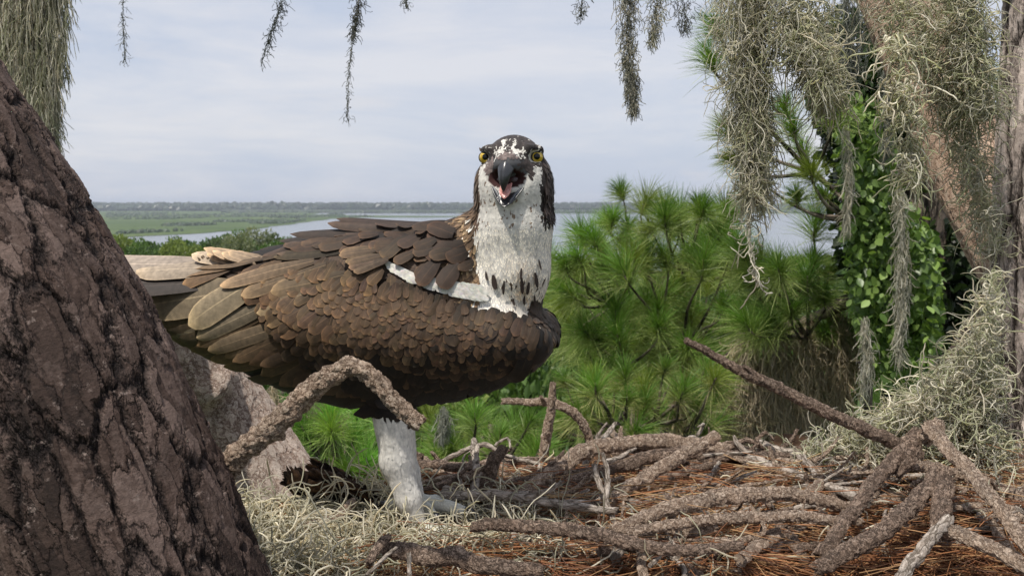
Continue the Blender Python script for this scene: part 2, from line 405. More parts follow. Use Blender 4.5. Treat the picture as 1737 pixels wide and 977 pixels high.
def sheet(name, pts, z, mat, label=None):
    me = bpy.data.meshes.new(name); me.from_pydata([(p[0], p[1], z) for p in pts], [], [list(range(len(pts)))]); me.materials.append(mat)
    o = new_obj(name, me); tag(o, label, kind='structure'); return o
G = 12000
sheet('ground', [(-G, -2000), (G, -2000), (G, G), (-G, G)], 0, M_soil)
sheet('lake', [(-G, 250), (G, 250), (G, 11000), (-G, 11000)], .15, M_water)
def shore_poly(edge, far_d, name, z, mat, seed, wig=10):
    """land seen from above: edge is a list of photograph pixels on the ground plane, closed by far_d"""
    e = ground_at(*np.array(edge, float).T)[:, :2]
    out_ = []; g = np.random.default_rng(seed)
    for a, b in zip(e, np.roll(e, -1, 0)):
        n_ = 24
        for t in np.linspace(0, 1, n_, endpoint=False):
            p = a + (b - a) * t; out_.append(p)
    out_ = np.array(out_); dist = out_[:, 1:2]
    w = fbm(np.c_[out_ / wig, np.zeros(len(out_))], 3, seed)[:, None] * dist * .012
    return sheet(name, out_ + w, z, mat)
# green marsh on the left that runs out into the lake as a long point
shore_poly([(-900, 400), (120, 404), (215, 403), (330, 397), (440, 389), (505, 380), (560, 372), (640, 368.5), (700, 366.8), (600, 365.5), (530, 364), (545, 360.5), (-900, 359.5)],
           0, 'marsh', .30, M_marsh, 3, 40)
shore_poly([(535, 368.8), (640, 369.6), (760, 369), (830, 368), (760, 367), (640, 366.8), (560, 367.4)], 0, 'marsh', .302, M_marsh, 9, 40)
fs = ground_at(np.array([-3000, 500, 560, 760, 960, 1400, 5000.]), np.array([360.5, 360.6, 361.3, 360.8, 362.5, 362.8, 362]))[:, :2]
sheet('marsh', list(fs) + [(G * .98, 11500), (-G * .98, 11500)], .31, M_marsh)
sheet('marsh', list(ground_at(np.array([300., 335, 400, 360, 310]), np.array([388., 387, 388.5, 390, 390]))[:, :2]), .4, M_marsh)

# distant woods: an unbroken mass of crowns along the far side (nobody could count it)
def crown_mass(name, xy, size, hgt, seed, mat, colr):
    g = np.random.default_rng(seed); n_ = len(xy)
    # each crown a rough low dome of 3 rings x 7
    th = np.arange(7) * 2 * math.pi / 7
    prof = [(1.0, 0.0), (1.05, .45), (.7, .82), (.18, 1.0)]
    V = []
    for (rr_, hh_) in prof:
        jit = g.uniform(.75, 1.25, (n_, 7)); r_ = size[:, None] * rr_ * jit
        V.append(np.stack([xy[:, :1] + r_ * np.cos(th + 0), xy[:, 1:] + r_ * np.sin(th), (hgt[:, None] * hh_) * g.uniform(.9, 1.08, (n_, 7))], -1))
    V = np.stack(V, 1).reshape(-1, 3); K = 28
    b = np.arange(n_)[:, None, None] * K; lev = np.arange(3)[None, :, None] * 7; j = np.arange(7)[None, None, :]; j2 = (j + 1) % 7
    Q = np.stack([b + lev + j, b + lev + j2, b + lev + 7 + j2, b + lev + 7 + j], -1).reshape(-1, 4)
    c = np.repeat(colr * g.uniform(.6, 1.35, (n_, 1)), K, 0)
    o = mesh_obj(name, V, Q, mat, origin=(0, 0, 0), col=c, smooth=False); return o
g = np.random.default_rng(5)
n_ = 9000
yy = g.uniform(1950, 2900, n_); xx = g.uniform(-1.0, 1.05, n_) * yy * .78
hh = g.uniform(12, 17, n_) + 3.0 * (vnoise(np.stack([xx / 60, yy / 90, xx * 0], -1)) > .35) + g.uniform(0, 4, n_) * (g.random(n_) < .04)
o = crown_mass('distant_woods', np.stack([xx, yy], -1), g.uniform(7, 15, n_), hh, 5, M_leaf, np.array((.035, .055, .022)))
tag(o, 'long dark line of woods along the horizon beyond the water', 'woods', kind='stuff')
n_ = 5000
e = sample_poly([(190, 399), (330, 392), (440, 385), (505, 377), (560, 370), (640, 368), (540, 362), (180, 361.5)], n_, g)
xy = ground_at(e[:, 0], e[:, 1])[:, :2]; k = vnoise(np.c_[xy / 70, np.zeros(n_)], 4) > .15
o = crown_mass('marsh_shrubs', xy[k], g.uniform(1.0, 3.2, k.sum()), g.uniform(.8, 3.0, k.sum()), 6, M_leaf, np.array((.05, .085, .028)))
tag(o, 'low bushes scattered over the green marsh', 'bushes', kind='stuff')
n_ = 6000   # reeds and bushes fringing the far shore, hiding the straight waterline
px_ = g.uniform(380, 1500, n_); py_ = np.where(px_ < 560, 361.0, 361.6) - g.uniform(0, 2.2, n_)
xy = ground_at(px_, py_)[:, :2]
o = crown_mass('shore_reeds', xy, g.uniform(3, 9, n_), g.uniform(1.5, 5, n_), 8, M_leaf, np.array((.06, .085, .035)))
tag(o, 'band of reeds and bushes along the far shore', 'reeds', kind='stuff')

# haze
hz = bpy.data.meshes.new('haze'); x0, x1, y0, y1, z0, z1 = -3500, 3500, -60, 4200, -1.0, 34.0
hz.from_pydata([(x, y, z) for x in (x0, x1) for y in (y0, y1) for z in (z0, z1)], [], [(0, 1, 3, 2), (4, 6, 7, 5), (0, 4, 5, 1), (2, 3, 7, 6), (0, 2, 6, 4), (1, 5, 7, 3)])
m = bpy.data.materials.new('haze_air'); m.use_nodes = True; m.node_tree.nodes.clear()
vo = m.node_tree.nodes.new('ShaderNodeOutputMaterial'); pv = m.node_tree.nodes.new('ShaderNodeVolumePrincipled')
pv.inputs['Color'].default_value = (.80, .87, 1.0, 1); pv.inputs['Density'].default_value = .00022; pv.inputs['Anisotropy'].default_value = .2
m.node_tree.links.new(pv.outputs[0], vo.inputs['Volume'])
hz.materials.append(m); tag(new_obj('haze', hz), kind='stuff')

# ------------------------------------------------------------------ trees
def tuft_needles(acc, C0, D, n, L, w, g, spread=(25, 85), body=.5, up=(.045, .12, .02), low=(.16, .19, .07), droop=.25):
    """one pine-needle brush: needles along the last stretch of a twig, C0 tip, D direction"""
    t = g.uniform(0, 1, n) ** .8
    base = C0 - D * (t * L * body)[:, None]
    a = nrm(np.cross(D, (0.3, .2, 1.0))); b = np.cross(D, a)
    ph = g.uniform(0, 2 * math.pi, n); el = np.radians(g.uniform(spread[0], spread[1], n) * (.35 + .65 * t))
    d = nrm(D * np.cos(el)[:, None] + (a * np.cos(ph)[:, None] + b * np.sin(ph)[:, None]) * np.sin(el)[:, None])
    ln = L * g.uniform(.7, 1.1, n)
    dr = np.array((0, 0, -1.0)) * (droop * ln * g.uniform(.5, 1.5, n))[:, None]
    mid = base + d * (ln * .5)[:, None] + dr * .25; tip = base + d * ln[:, None] + dr
    side = nrm(np.cross(d, g.normal(size=(n, 3)))) * (w * .5)
    V = np.stack([base - side * .7, base + side * .7, mid + side, mid - side, tip + side * .2, tip - side * .2], 1).reshape(-1, 3)
    k = np.arange(n)[:, None] * 6
    Q = np.concatenate([k + np.array([0, 1, 2, 3]), k + np.array([3, 2, 4, 5])])
    f = np.clip(.5 - .9 * t + .5 * (d[:, 2]) + g.normal(0, .18, n) + .35, 0, 1)[:, None]
    c = np.array(low) * (1 - f) + np.array(up) * f; c = c * g.uniform(.7, 1.3, (n, 1))
    acc.add(V, Q, C=np.repeat(c, 6, 0))
def pine_tree(trunk_xy, z_top, tufts, label, seed, n=150, L=.2, w=.0030, r0=.07, group=None, ngroup=7, lean=0, up=(.115, .23, .035), low=(.32, .37, .13)):
    g = np.random.default_rng(seed)
    root = empty('pine_tree', (trunk_xy[0], trunk_xy[1], 0)); tag(root, label, 'pine tree', group)
    tufts = np.asarray(tufts)
    top = np.array((trunk_xy[0] + lean, trunk_xy[1], z_top)); bot = np.array((trunk_xy[0], trunk_xy[1], 0.0))
    limb_obj('trunk', [bot, bot * .5 + top * .5 + (.1, 0, 0), top], [r0 * 1.5, r0, r0 * .35], M_far_bark, root, seg=.3, sides=10, rough=.08, seed=seed)
    acc = Acc(); order = np.argsort(tufts[:, 2]); used = np.zeros(len(tufts), bool); br = []
    V_, Q_, T_, B_, nv = [], [], [], [], 0
    while (~used).any():
        i0 = np.where(~used)[0][0]; dd = np.linalg.norm(tufts - tufts[i0], axis=1) + used * 99
        mem = np.argsort(dd)[:ngroup]; mem = mem[~used[mem]]; used[mem] = True
        c = tufts[mem].mean(0); zz = min(c[2] - .35 * np.linalg.norm(c[:2] - top[:2]) - .1, z_top - .1)
        tr = bot + (top - bot) * (zz / z_top)
        hub = c * .72 + tr * .28 + np.array((0, 0, -.12))
        segs = [([tr, tr * .5 + hub * .5 + np.array((0, 0, -.06)), hub], [r0 * .32, r0 * .2, r0 * .13])]
        for q in tufts[mem]:
            d = nrm(q - hub); mid = hub * .5 + q * .5 + np.array((0, 0, -.05)) + g.normal(0, .02, 3)
            dirn = nrm(d * .8 + np.array((0, 0, .55)) + g.normal(0, .18, 3))
            segs.append(([hub, mid, q - dirn * L * .5, q], [.012, .009, .006, .004]))
            tuft_needles(acc, q, dirn, n, L * g.uniform(.6, 1.25), w, g, up=tuple(np.array(up) * g.uniform(.75, 1.35) * (np.array((1.5, 1.0, 1.0)) if g.random() < .15 else 1)), low=tuple(np.array(low) * g.uniform(.8, 1.3)))
        for p_, r_ in segs:
            v, q_, t_, b_ = limb(p_, r_, seg=.07, sides=6, rough=.1, seed=seed)
            V_.append(v); Q_.append(q_ + nv); T_.append(t_ + nv); B_.append(b_); nv += len(v)
    mesh_obj('branches', np.vstack(V_), np.vstack(Q_), M_far_bark, root, T=np.vstack(T_), bk=np.vstack(B_))
    acc.obj('crown', M_needle, root)
    return root
def tuft_points(poly, n, d0, d1, g, mind=40):
    out_ = []; c = sample_poly(poly, n * 12, g)
    for q in c:
        if all((q[0] - o_[0]) ** 2 + (q[1] - o_[1]) ** 2 > mind ** 2 for o_ in out_): out_.append(q)
        if len(out_) >= n: break
    q = np.array(out_); return P(q[:, 0], q[:, 1], g.uniform(d0, d1, len(q)))
g = np.random.default_rng(21)
def xy_of(px, d): return P(px, 400, d)[:2]
GP = 'pines behind the nest'
# tall middle pine
tp = np.vstack([P(np.array([1052, 1098, 1040, 1185, 1205, 1150, 1230, 985, 1020, 1088, 1175, 1060, 1130]), np.array([322, 338, 368, 345, 385, 375, 350, 395, 425, 405, 430, 450, 350]), g.uniform(5.2, 6.4, 13)),
                tuft_points([(925, 430), (1010, 380), (1120, 360), (1240, 350), (1270, 480), (1240, 640), (1120, 640), (1000, 620), (935, 560)], 82, 5.0, 7.0, g, 24)])
pine_tree(xy_of(1130, 7.1), 19.4, tp, 'tallest bright green pine close behind the head of the osprey', 31, n=330, L=.27, group=GP, r0=.09)
tp = np.vstack([P(np.array([1385, 1320, 1395, 1345, 1440, 1310, 1290, 1380, 1260]), np.array([375, 455, 500, 520, 560, 540, 490, 440, 430]), g.uniform(4.2, 5.0, 9)), tuft_points([(1250, 430), (1330, 440), (1420, 440), (1430, 570), (1330, 570), (1260, 560)], 18, 4.4, 5.6, g, 24)])
pine_tree(xy_of(1480, 5.7), 19.8, tp, 'pine with drooping long needles left of the leafy vine', 32, n=340, r0=.07, L=.21, group=GP, w=.0026)
tp = P(np.array([1205, 1212, 1232, 1345, 1330, 1375, 1395, 1280, 1240, 1700, 1360, 1420, 1350]), np.array([95, 40, 215, 215, 180, 290, 330, 300, 265, 130, 250, 190, 330]), g.uniform(3.6, 4.6, 13))
pine_tree(xy_of(1570, 5.2), 21.4, tp, 'sparse high pine behind the curtain of hanging moss', 33, n=300, r0=.06, L=.17, w=.0024, group=GP)
tp = np.vstack([P(np.array([1010, 1060, 1130, 1185, 980, 1090, 1150, 1215]), np.array([650, 630, 620, 690, 700, 690, 660, 640]), g.uniform(3.8, 4.6, 8)), tuft_points([(940, 640), (1230, 620), (1230, 730), (940, 730)], 26, 4.0, 5.2, g, 24)])
pine_tree(xy_of(1080, 4.7), 19.0, tp, 'young pine low behind the nest rim logs', 34, n=230, L=.17, w=.0024, group=GP, low=(.3, .29, .12))
tp = np.vstack([P(np.array([560, 600, 530, 640, 580, 510]), np.array([700, 740, 750, 760, 780, 720]), g.uniform(3.2, 3.8, 6)), tuft_points([(480, 700), (660, 690), (660, 800), (500, 800)], 18, 3.4, 4.2, g, 24)])
pine_tree(xy_of(585, 3.9), 18.9, tp, 'young pine seen below the belly, left of the white leg', 35, n=230, L=.17, w=.0022, group=GP, up=(.14, .32, .05), low=(.34, .45, .15))
tp = np.vstack([P(np.array([805, 850, 760, 740, 890, 915]), np.array([700, 735, 745, 770, 745, 760]), g.uniform(3.6, 4.2, 6)), tuft_points([(720, 700), (930, 700), (930, 790), (720, 790)], 16, 3.8, 4.6, g, 24)])
pine_tree(xy_of(835, 4.3), 18.9, tp, 'young pine seen right of the white leg below the chest', 36, n=230, L=.17, w=.0022, group=GP)
tp = tuft_points([(-40, 880), (60, 860), (60, 1000), (-40, 1000)], 9, 2.6, 3.4, g, 30)
pine_tree(xy_of(0, 3.2), 18.6, tp, 'pine crown peeping under the dark trunk in the lower corner', 37, n=200, L=.18, w=.0022, group=GP)

# broadleaf trees: leaves spread through clumps
def leaf_cloud(acc, centres, rad, n, size, g, c0, c1, flat=.75, fold=True):
    k = g.integers(0, len(centres), n); v = nrm(g.normal(size=(n, 3))) * (g.uniform(0, 1, (n, 1)) ** .33)
    v[:, 2] *= flat; p = centres[k] + v * rad[k][:, None]
    d = nrm(nrm(v) * .7 + g.normal(size=(n, 3)) * .6 + np.array((0, 0, .1))); nn = nrm(np.cross(d, g.normal(size=(n, 3)))); s = np.cross(d, nn)
    L = size * g.uniform(.6, 1.3, n)[:, None]; w = L * g.uniform(.3, .42, (n, 1))
    V = np.stack([p, p + d * L * .5 + s * w + nn * w * .3, p + d * L, p + d * L * .5 - s * w + nn * w * .3], 1).reshape(-1, 3)
    T = (np.arange(n)[:, None] * 4 + np.array([[0, 1, 2]])); T2 = (np.arange(n)[:, None] * 4 + np.array([[0, 2, 3]]))
    f = np.clip(g.normal(.5, .28, (n, 1)) + .25 * (vhash(k.astype(np.int64), k * 0, k * 0, 3)[:, None] - .5), 0, 1)
    acc.add(V, T=np.vstack([T, T2]), C=np.repeat(np.array(c0) * (1 - f) + np.array(c1) * f, 4, 0))
def broad_tree_data(seed, H, cr, ncl, nleaf, size, c0, c1):
    g = np.random.default_rng(seed); acc = Acc()
    v = nrm(g.normal(size=(ncl, 3))) * g.uniform(.35, 1, (ncl, 1)); v[:, 2] = np.abs(v[:, 2]) * .9 - .25
    cen = v * cr * np.array((1, 1, 1.05)) + np.array((0, 0, H - cr * .95)); rad = cr * g.uniform(.2, .42, ncl)
    leaf_cloud(acc, cen, rad, nleaf, size, g, c0, c1)
    V_, Q_, T_, B_, nv = [], [], [], [], 0
    hub = np.array((0, 0, H - cr * 1.5))
    sg = [([(0, 0, 0), (.1, .05, (H - cr) * .5), tuple(hub)], [cr * .09, cr * .07, cr * .05])]
    for c in cen[:: max(1, ncl // 12)]: sg.append(([tuple(hub), tuple(hub * .5 + c * .5 + (0, 0, -.1 * cr)), tuple(c)], [cr * .04, cr * .025, cr * .01]))
    for p_, r_ in sg:
        a_, q_, t_, b_ = limb(p_, r_, seg=.4, sides=7, rough=.1, seed=seed); V_.append(a_); Q_.append(q_ + nv); T_.append(t_ + nv); B_.append(b_); nv += len(a_)
    tm = mesh_data('trunk', np.vstack(V_), np.vstack(Q_), M_far_bark, T=np.vstack(T_), bk=np.vstack(B_))
    cm = mesh_data('crown', np.concatenate(acc.V), None, M_leaf, T=np.concatenate(acc.T), col=np.concatenate(acc.C), smooth=False)
    return tm, cm
GREEN = ((.04, .08, .018), (.13, .22, .05)); LIME = ((.09, .14, .03), (.28, .34, .09)); DULL = ((.05, .075, .03), (.14, .18, .07)); PALE = ((.11, .14, .07), (.26, .28, .16))
protos = {}
for key, args in dict(green=(41, 16, 3.0, 46, 15000, .22, *GREEN), dull=(42, 15, 2.6, 40, 13000, .22, *DULL), lime=(43, 15, 2.4, 36, 13000, .20, *LIME), pale=(44, 15.5, 2.2, 26, 6500, .2, *PALE)).items():
    protos[key] = broad_tree_data(*args)
def place_tree(kind, x, y, H, sc, label, group, rot=0):
    tm, cm = protos[kind]; h0 = {'green': 16, 'dull': 15, 'lime': 15, 'pale': 15.5}[kind]
    r = empty('broadleaf_tree', (x, y, 0)); r.scale = (sc, sc, H / h0); r.rotation_euler = (0, 0, rot); tag(r, label, 'tree', group)
    new_obj('trunk', tm, r); new_obj('crown', cm, r)
g = np.random.default_rng(77)
# the row of treetops beyond the back of the bird
row = [(205, 395, 62, 'lime'), (232, 405, 58, 'green'), (262, 400, 64, 'green'), (292, 402, 56, 'lime'), (322, 398, 66, 'green'), (350, 400, 60, 'dull'), (376, 386, 63, 'green'), (404, 396, 57, 'pale'),
       (432, 389, 66, 'pale'), (458, 398, 60, 'green'), (482, 391, 64, 'dull'), (506, 398, 70, 'green'), (180, 402, 60, 'green'), (545, 404, 62, 'dull'), (590, 408, 66, 'green'), (640, 410, 70, 'lime')]
desc = {'lime': 'yellow green', 'green': 'mid green', 'dull': 'grey green', 'pale': 'pale open-crowned'}
for i, (px, py, d, kd) in enumerate(row):
    p = P(px, py - 14, d); cnt = ['beside the dark leaning trunk', 'above the tail of the bird', 'above the far end of the back', 'behind the back of the bird'][min(3, max(0, (px - 180) // 90))]
    place_tree(kd, p[0], p[1], p[2], d / 62 * (.8 if px < 520 else .9), f'{desc[kd]} treetop number {i + 1} along the shore {cnt}' if False else f'{desc[kd]} treetop {cnt} in the shoreline row', 'treetops between the bird and the lake', g.uniform(0, 6))
rowlab = ['first', 'second', 'third', 'fourth', 'fifth', 'sixth', 'seventh', 'eighth', 'ninth', 'tenth', 'eleventh', 'twelfth', 'thirteenth', 'fourteenth', 'fifteenth', 'sixteenth']
objs = sorted([o for o in COL.objects if o.get('group') == 'treetops between the bird and the lake'], key=lambda o: o.location.x / o.location.y)
for k, o in enumerate(objs):
    base = o['label'].split(' treetop')[0]; o['label'] = f'{base} treetop, {rowlab[k]} from the leaning trunk in the shoreline row'
# trees lower down and nearer that close the view below the horizon
bush = [(880, 640, 9, 'lime', .5, 'yellow green tree directly behind the chest of the osprey'), (960, 690, 9.5, 'lime', .5, 'yellow green tree behind the upright stick'),
        (780, 650, 11, 'lime', .6, 'yellow green tree behind the white leg'), (1360, 690, 10, 'lime', .4, 'light green tree below the hanging moss curtain'),
        (1000, 470, 14, 'green', .8, 'deep green tree filling the gap behind the middle pine'), (1150, 450, 15, 'green', .9, 'deep green tree behind the crown of the tallest pine'),
        (1290, 500, 13, 'dull', .8, 'grey green tree behind the drooping pine'), (1420, 430, 14, 'dull', .9, 'grey green tree behind the vine-clad trunk'),
        (1540, 420, 13, 'green', .9, 'dark green tree right of the vine-clad trunk'), (1680, 440, 10, 'green', .8, 'dark green tree behind the leaning limb at the right'),
        (620, 640, 14, 'green', .9, 'mid green tree under the belly of the osprey'), (520, 640, 12, 'green', .7, 'mid green tree behind the pale limb'), (420, 600, 16, 'dull', .8, 'grey green tree under the wing tips'),
        (20, 800, 9, 'green', .6, 'dark green tree below the leaning trunk'), (1200, 600, 9, 'dull', .5, 'grey green tree behind the long diagonal stick'), (1100, 560, 10, 'green', .6, 'dark tree low between the pines'),
        (935, 455, 20, 'green', .8, 'dark rounded tree close behind the throat')]
for (px, py, d, kd, sc, lab) in bush:
    p = P(px, py, d); place_tree(kd, p[0], p[1], p[2], sc * .75, lab, 'broadleaf trees below the nest', g.uniform(0, 6))
n_ = 90; used_ = set()
pxs = np.sort(g.uniform(-150, 1900, n_)); ds = g.uniform(16, 190, n_)
words_n = ['at the far left of the picture', 'behind the leaning trunk', 'beyond the tail feathers', 'beyond the pale limb', 'beyond the belly of the osprey', 'beyond the legs', 'beyond the chest of the osprey', 'beyond the tallest pine', 'beyond the tip of the diagonal stick', 'beyond the drooping pine', 'beyond the creeper tree', 'beyond the grey trunk']
for i, (px, d) in enumerate(zip(pxs, ds)):
    ytop = 412 + 1000 / d + g.uniform(0, 22)
    p = P(px, ytop, d)
    if p[2] > 18.6: continue
    kd = random.Random(i).choice(['green', 'green', 'dull', 'lime'])
    far_ = 'distant' if d > 110 else 'middle-distance' if d > 55 else 'nearer'
    wd = words_n[int(min(11, max(0, (px + 150) / 2050 * 12)))]
    if (far_, kd, wd) in used_: continue
    used_.add((far_, kd, wd))
    place_tree(kd, p[0], p[1], p[2], g.uniform(.8, 1.3), f'{far_} {desc[kd]} woodland tree {wd}', 'woodland trees below the nest', g.uniform(0, 6))
# ------------------------------------------------------------------ the osprey
BD = 1.10; S_ = BD / F; PSI = R(10)
BF = np.array((math.cos(PSI), -math.sin(PSI), 0.0))      # forward (towards the beak side)
BL = np.array((-math.sin(PSI), -math.cos(PSI), 0.0))     # lateral, towards the camera
BO = P(640, 560, BD)
def W(px, py, c=0.0):
    """pixel on the bird's plane of symmetry, pushed c pixels sideways (+ = near side)"""
    r = ray(px, py); t = ((BO - CAM) @ BL) / (r @ BL)
    return CAM + r * t[..., None] + BL * (np.asarray(c, float) * S_)[..., None]
def Wi(p):
    """world -> (photo px of its foot on the symmetry plane, py, c)"""
    c = (p - BO) @ BL; q = p - BL * c[..., None]; u = to_px(q)
    return u[..., 0], u[..., 1], c / S_
TOPX = [150, 230, 260, 300, 350, 410, 450, 500, 560, 600, 650, 700, 760, 800, 850, 900, 925, 942]
TOPY = [480, 482, 480, 470, 456, 448, 436, 412, 399, 389, 388, 391, 396, 410, 470, 512, 535, 560]
BOTY = [520, 525, 545, 575, 602, 628, 648, 668, 684, 697, 692, 685, 675, 665, 648, 622, 600, 575]
WIDY = [14, 16, 20, 30, 44, 60, 70, 80, 88, 93, 98, 100, 98, 94, 84, 66, 48, 22]
X0 = W(180, 520); lo = np.array((W(170, 400)[0], W(880, 520, 160)[1] - .02, W(600, 960)[2])); hi = np.array((W(975, 500)[0] + .01, W(200, 500, -130)[1], W(700, 215)[2]))
h = 0.0029
dims = np.ceil((hi - lo) / h).astype(int)
gx, gy, gz = [lo[k] + h * np.arange(dims[k]) for k in range(3)]
Gp = np.stack(np.meshgrid(gx, gy, gz, indexing='ij'), -1).astype(np.float64)
ax_, by_, cc_ = Wi(Gp)
def smin(a, b, k):
    hh_ = np.clip(.5 + .5 * (b - a) / k, 0, 1); return b * (1 - hh_) + a * hh_ - k * hh_ * (1 - hh_)
def loft_sdf(a, b, c):
    t = np.interp(a, TOPX, TOPY) + 7; bo = np.interp(a, TOPX, BOTY) - 7; w = np.interp(a, TOPX, WIDY)
    m = (t + bo) / 2; hh_ = (bo - t) / 2
    u = (b - m) / hh_; v = c / w
    r_ = (np.abs(u) ** 2.15 + np.abs(v) ** 2.15) ** (1 / 2.15)
    d = (r_ - 1) * np.minimum(hh_, w)
    return np.maximum(d, np.maximum(235 - a, a - 936))
def ell(a, b, c, ca, cb, ccn, ra, rb, rc, rot=0):
    x, y, z = a - ca, b - cb, c - ccn
    if rot: co, si = math.cos(R(rot)), math.sin(R(rot)); x, y = x * co + y * si, -x * si + y * co
    k0 = np.sqrt((x / ra) ** 2 + (y / rb) ** 2 + (z / rc) ** 2); return (k0 - 1) * min(ra, rb, rc) * .6 + (k0 - 1) * max(ra, rb, rc) * .0
def rcone(a, b, c, p, q, r1, r2):
    pa = np.stack([a - p[0], b - p[1], c - p[2]], -1); ba = np.array(q, float) - np.array(p, float)
    t = np.clip((pa @ ba) / (ba @ ba), 0, 1); return np.linalg.norm(pa - t[..., None] * ba, axis=-1) - (r1 + (r2 - r1) * t)
def bird_sdf(a, b, c):
    d = loft_sdf(a, b, c)
    # near and far folded wing bulges, with the wrist standing proud in front
    for s in (1, -1):
        d = smin(d, rcone(a, b, c, (540, 540, 62 * s), (850, 570, 66 * s), 30, 30), 40)
        d = smin(d, rcone(a, b, c, (850, 560, 66 * s), (905, 572, 60 * s), 30, 24), 18)
    d = smin(d, rcone(a, b, c, (880, 565, -50), (908, 562, -48), 36, 31), 14)
    nk = rcone(a, b, c, (879, 385, 14), (874, 460, 8), 60, 56)
    nk = smin(nk, rcone(a, b, c, (872, 460, 8), (872, 525, 0), 54, 44), 24)
    nk = smin(nk, rcone(a, b, c, (845, 400, 0), (745, 432, 0), 52, 46), 30)
    d = smin(d, nk, 22)
    hd = ell(a, b, c, 876, 287, 16, 51, 56, 60)
    hd = smin(hd, ell(a, b, c, 878, 325, 20, 53, 40, 50), 20)
    hd = smin(hd, rcone(a, b, c, (874, 320, 14), (873, 385, 14), 52, 56), 22)
    # brow ridges above deep-set eyes, and the base of the beak
    hd = smin(hd, rcone(a, b, c, (844, 257, 58), (830, 257, 34), 5, 6), 12)
    hd = smin(hd, rcone(a, b, c, (906, 257, 58), (920, 257, 34), 5, 6), 12)
    hd = smin(hd, rcone(a, b, c, (877, 276, 50), (876, 282, 74), 27, 19), 16)
    d = smin(d, hd, 14)
    # mouth cavity
    d = -smin(-d, ell(a, b, c, 873, 305, 86, 30, 14, 24), 5)
    for p_ in ((829, 269, 52), (915, 269, 52)): d = -smin(-d, ell(a, b, c, *p_, 10, 10, 16), 5)
    # legs
    for (dx, dy, s) in ((0, 0, 34), (-22, -22, -36)):
        lg = rcone(a, b, c, (678 + dx * .8, 690, s), (684 + dx * .8, 770, s), 35, 25)
        lg = smin(lg, rcone(a, b, c, (683 + dx * .8, 770, s), (703 + dx, 835 + dy, s), 25, 19), 14)
        lg = smin(lg, rcone(a, b, c, (703 + dx, 835 + dy, s), (724 + dx, 892 + dy, s), 19, 12), 10)
        d = smin(d, lg, 16)
    return d
SD = bird_sdf(ax_, by_, cc_)
def surface_nets(Fv, origin, h):
    s = Fv < 0; sh = np.array(Fv.shape) - 1
    pos = np.zeros((*sh, 3)); cnt = np.zeros(sh)
    cr_ = [(0, 0, 0), (1, 0, 0), (0, 1, 0), (1, 1, 0), (0, 0, 1), (1, 0, 1), (0, 1, 1), (1, 1, 1)]
    def sl(A, o): return A[o[0]:o[0] + sh[0], o[1]:o[1] + sh[1], o[2]:o[2] + sh[2]]
    for i in range(8):
        for ax in range(3):
            if cr_[i][ax] == 0:
                o2 = list(cr_[i]); o2[ax] = 1; fa, fb = sl(Fv, cr_[i]), sl(Fv, o2); x = (fa < 0) != (fb < 0)
                t = np.where(x, fa / np.where(fa == fb, 1, fa - fb), 0)
                for k in range(3): pos[..., k] += x * (cr_[i][k] + (t if k == ax else 0))
                cnt += x
    mk = cnt > 0; idx = np.full(sh, -1, int); idx[mk] = np.arange(mk.sum())
    ijk = np.stack(np.where(mk), -1); V = origin + h * (ijk + pos[mk] / cnt[mk][:, None]); Qs = []
    for ax in range(3):
        o1, o2 = [(1, 2), (2, 0), (0, 1)][ax]
        a = [slice(0, n) for n in sh]; a0 = list(a); a1 = list(a)
        s0 = s[:-1] if ax == 0 else s[:, :-1] if ax == 1 else s[:, :, :-1]
        s1 = s[1:] if ax == 0 else s[:, 1:] if ax == 1 else s[:, :, 1:]
        x = np.stack(np.where(s0 != s1), -1)
        x = x[(x[:, o1] > 0) & (x[:, o2] > 0) & (x[:, o1] < sh[o1]) & (x[:, o2] < sh[o2]) & (x[:, ax] < sh[ax])]
        fl = s0[tuple(x.T)]
        def c_(u, v):
            y = x.copy(); y[:, o1] -= u; y[:, o2] -= v; return idx[tuple(y.T)]
        q = np.stack([c_(1, 1), c_(0, 1), c_(0, 0), c_(1, 0)], -1); q[~fl] = q[~fl][:, ::-1]; Qs.append(q)
    return V, np.concatenate(Qs)
BV, BQ = surface_nets(SD, lo, h)
del Gp, SD
bvh = BVHTree.FromPolygons([Vector(v) for v in BV], [tuple(int(i) for i in q) for q in BQ])
def hit(px, py):
    """nearest bird surface seen through each photograph pixel (or the nearest surface point when the ray misses)"""
    out_ = []
    for x, y in zip(np.atleast_1d(px), np.atleast_1d(py)):
        r_ = ray(x, y); loc, no, i, d = bvh.ray_cast(Vector(CAM), Vector(r_).normalized())
        if loc is None:
            w_ = W(x, y, 10); loc = Vector(w_)
        out_.append(loc)
    return np.array([tuple(v) for v in out_])
def near(Pn):
    L_, N__, D_ = [], [], []
    for p in Pn:
        loc, no, i, d = bvh.find_nearest(Vector(p)); L_.append(tuple(loc)); N__.append(tuple(no)); D_.append(d)
    return np.array(L_), np.array(N__), np.array(D_)

M_feather, n, l, bs, out = mat_new('feather')
at = N_(n, 'ShaderNodeAttribute', attribute_name='Col'); uv = N_(n, 'ShaderNodeAttribute', attribute_name='fuv')
sp = N_(n, 'ShaderNodeSeparateXYZ'); l.new(uv.outputs['Vector'], sp.inputs[0])
au = math_(n, l, 'ABSOLUTE', sp.outputs[0])
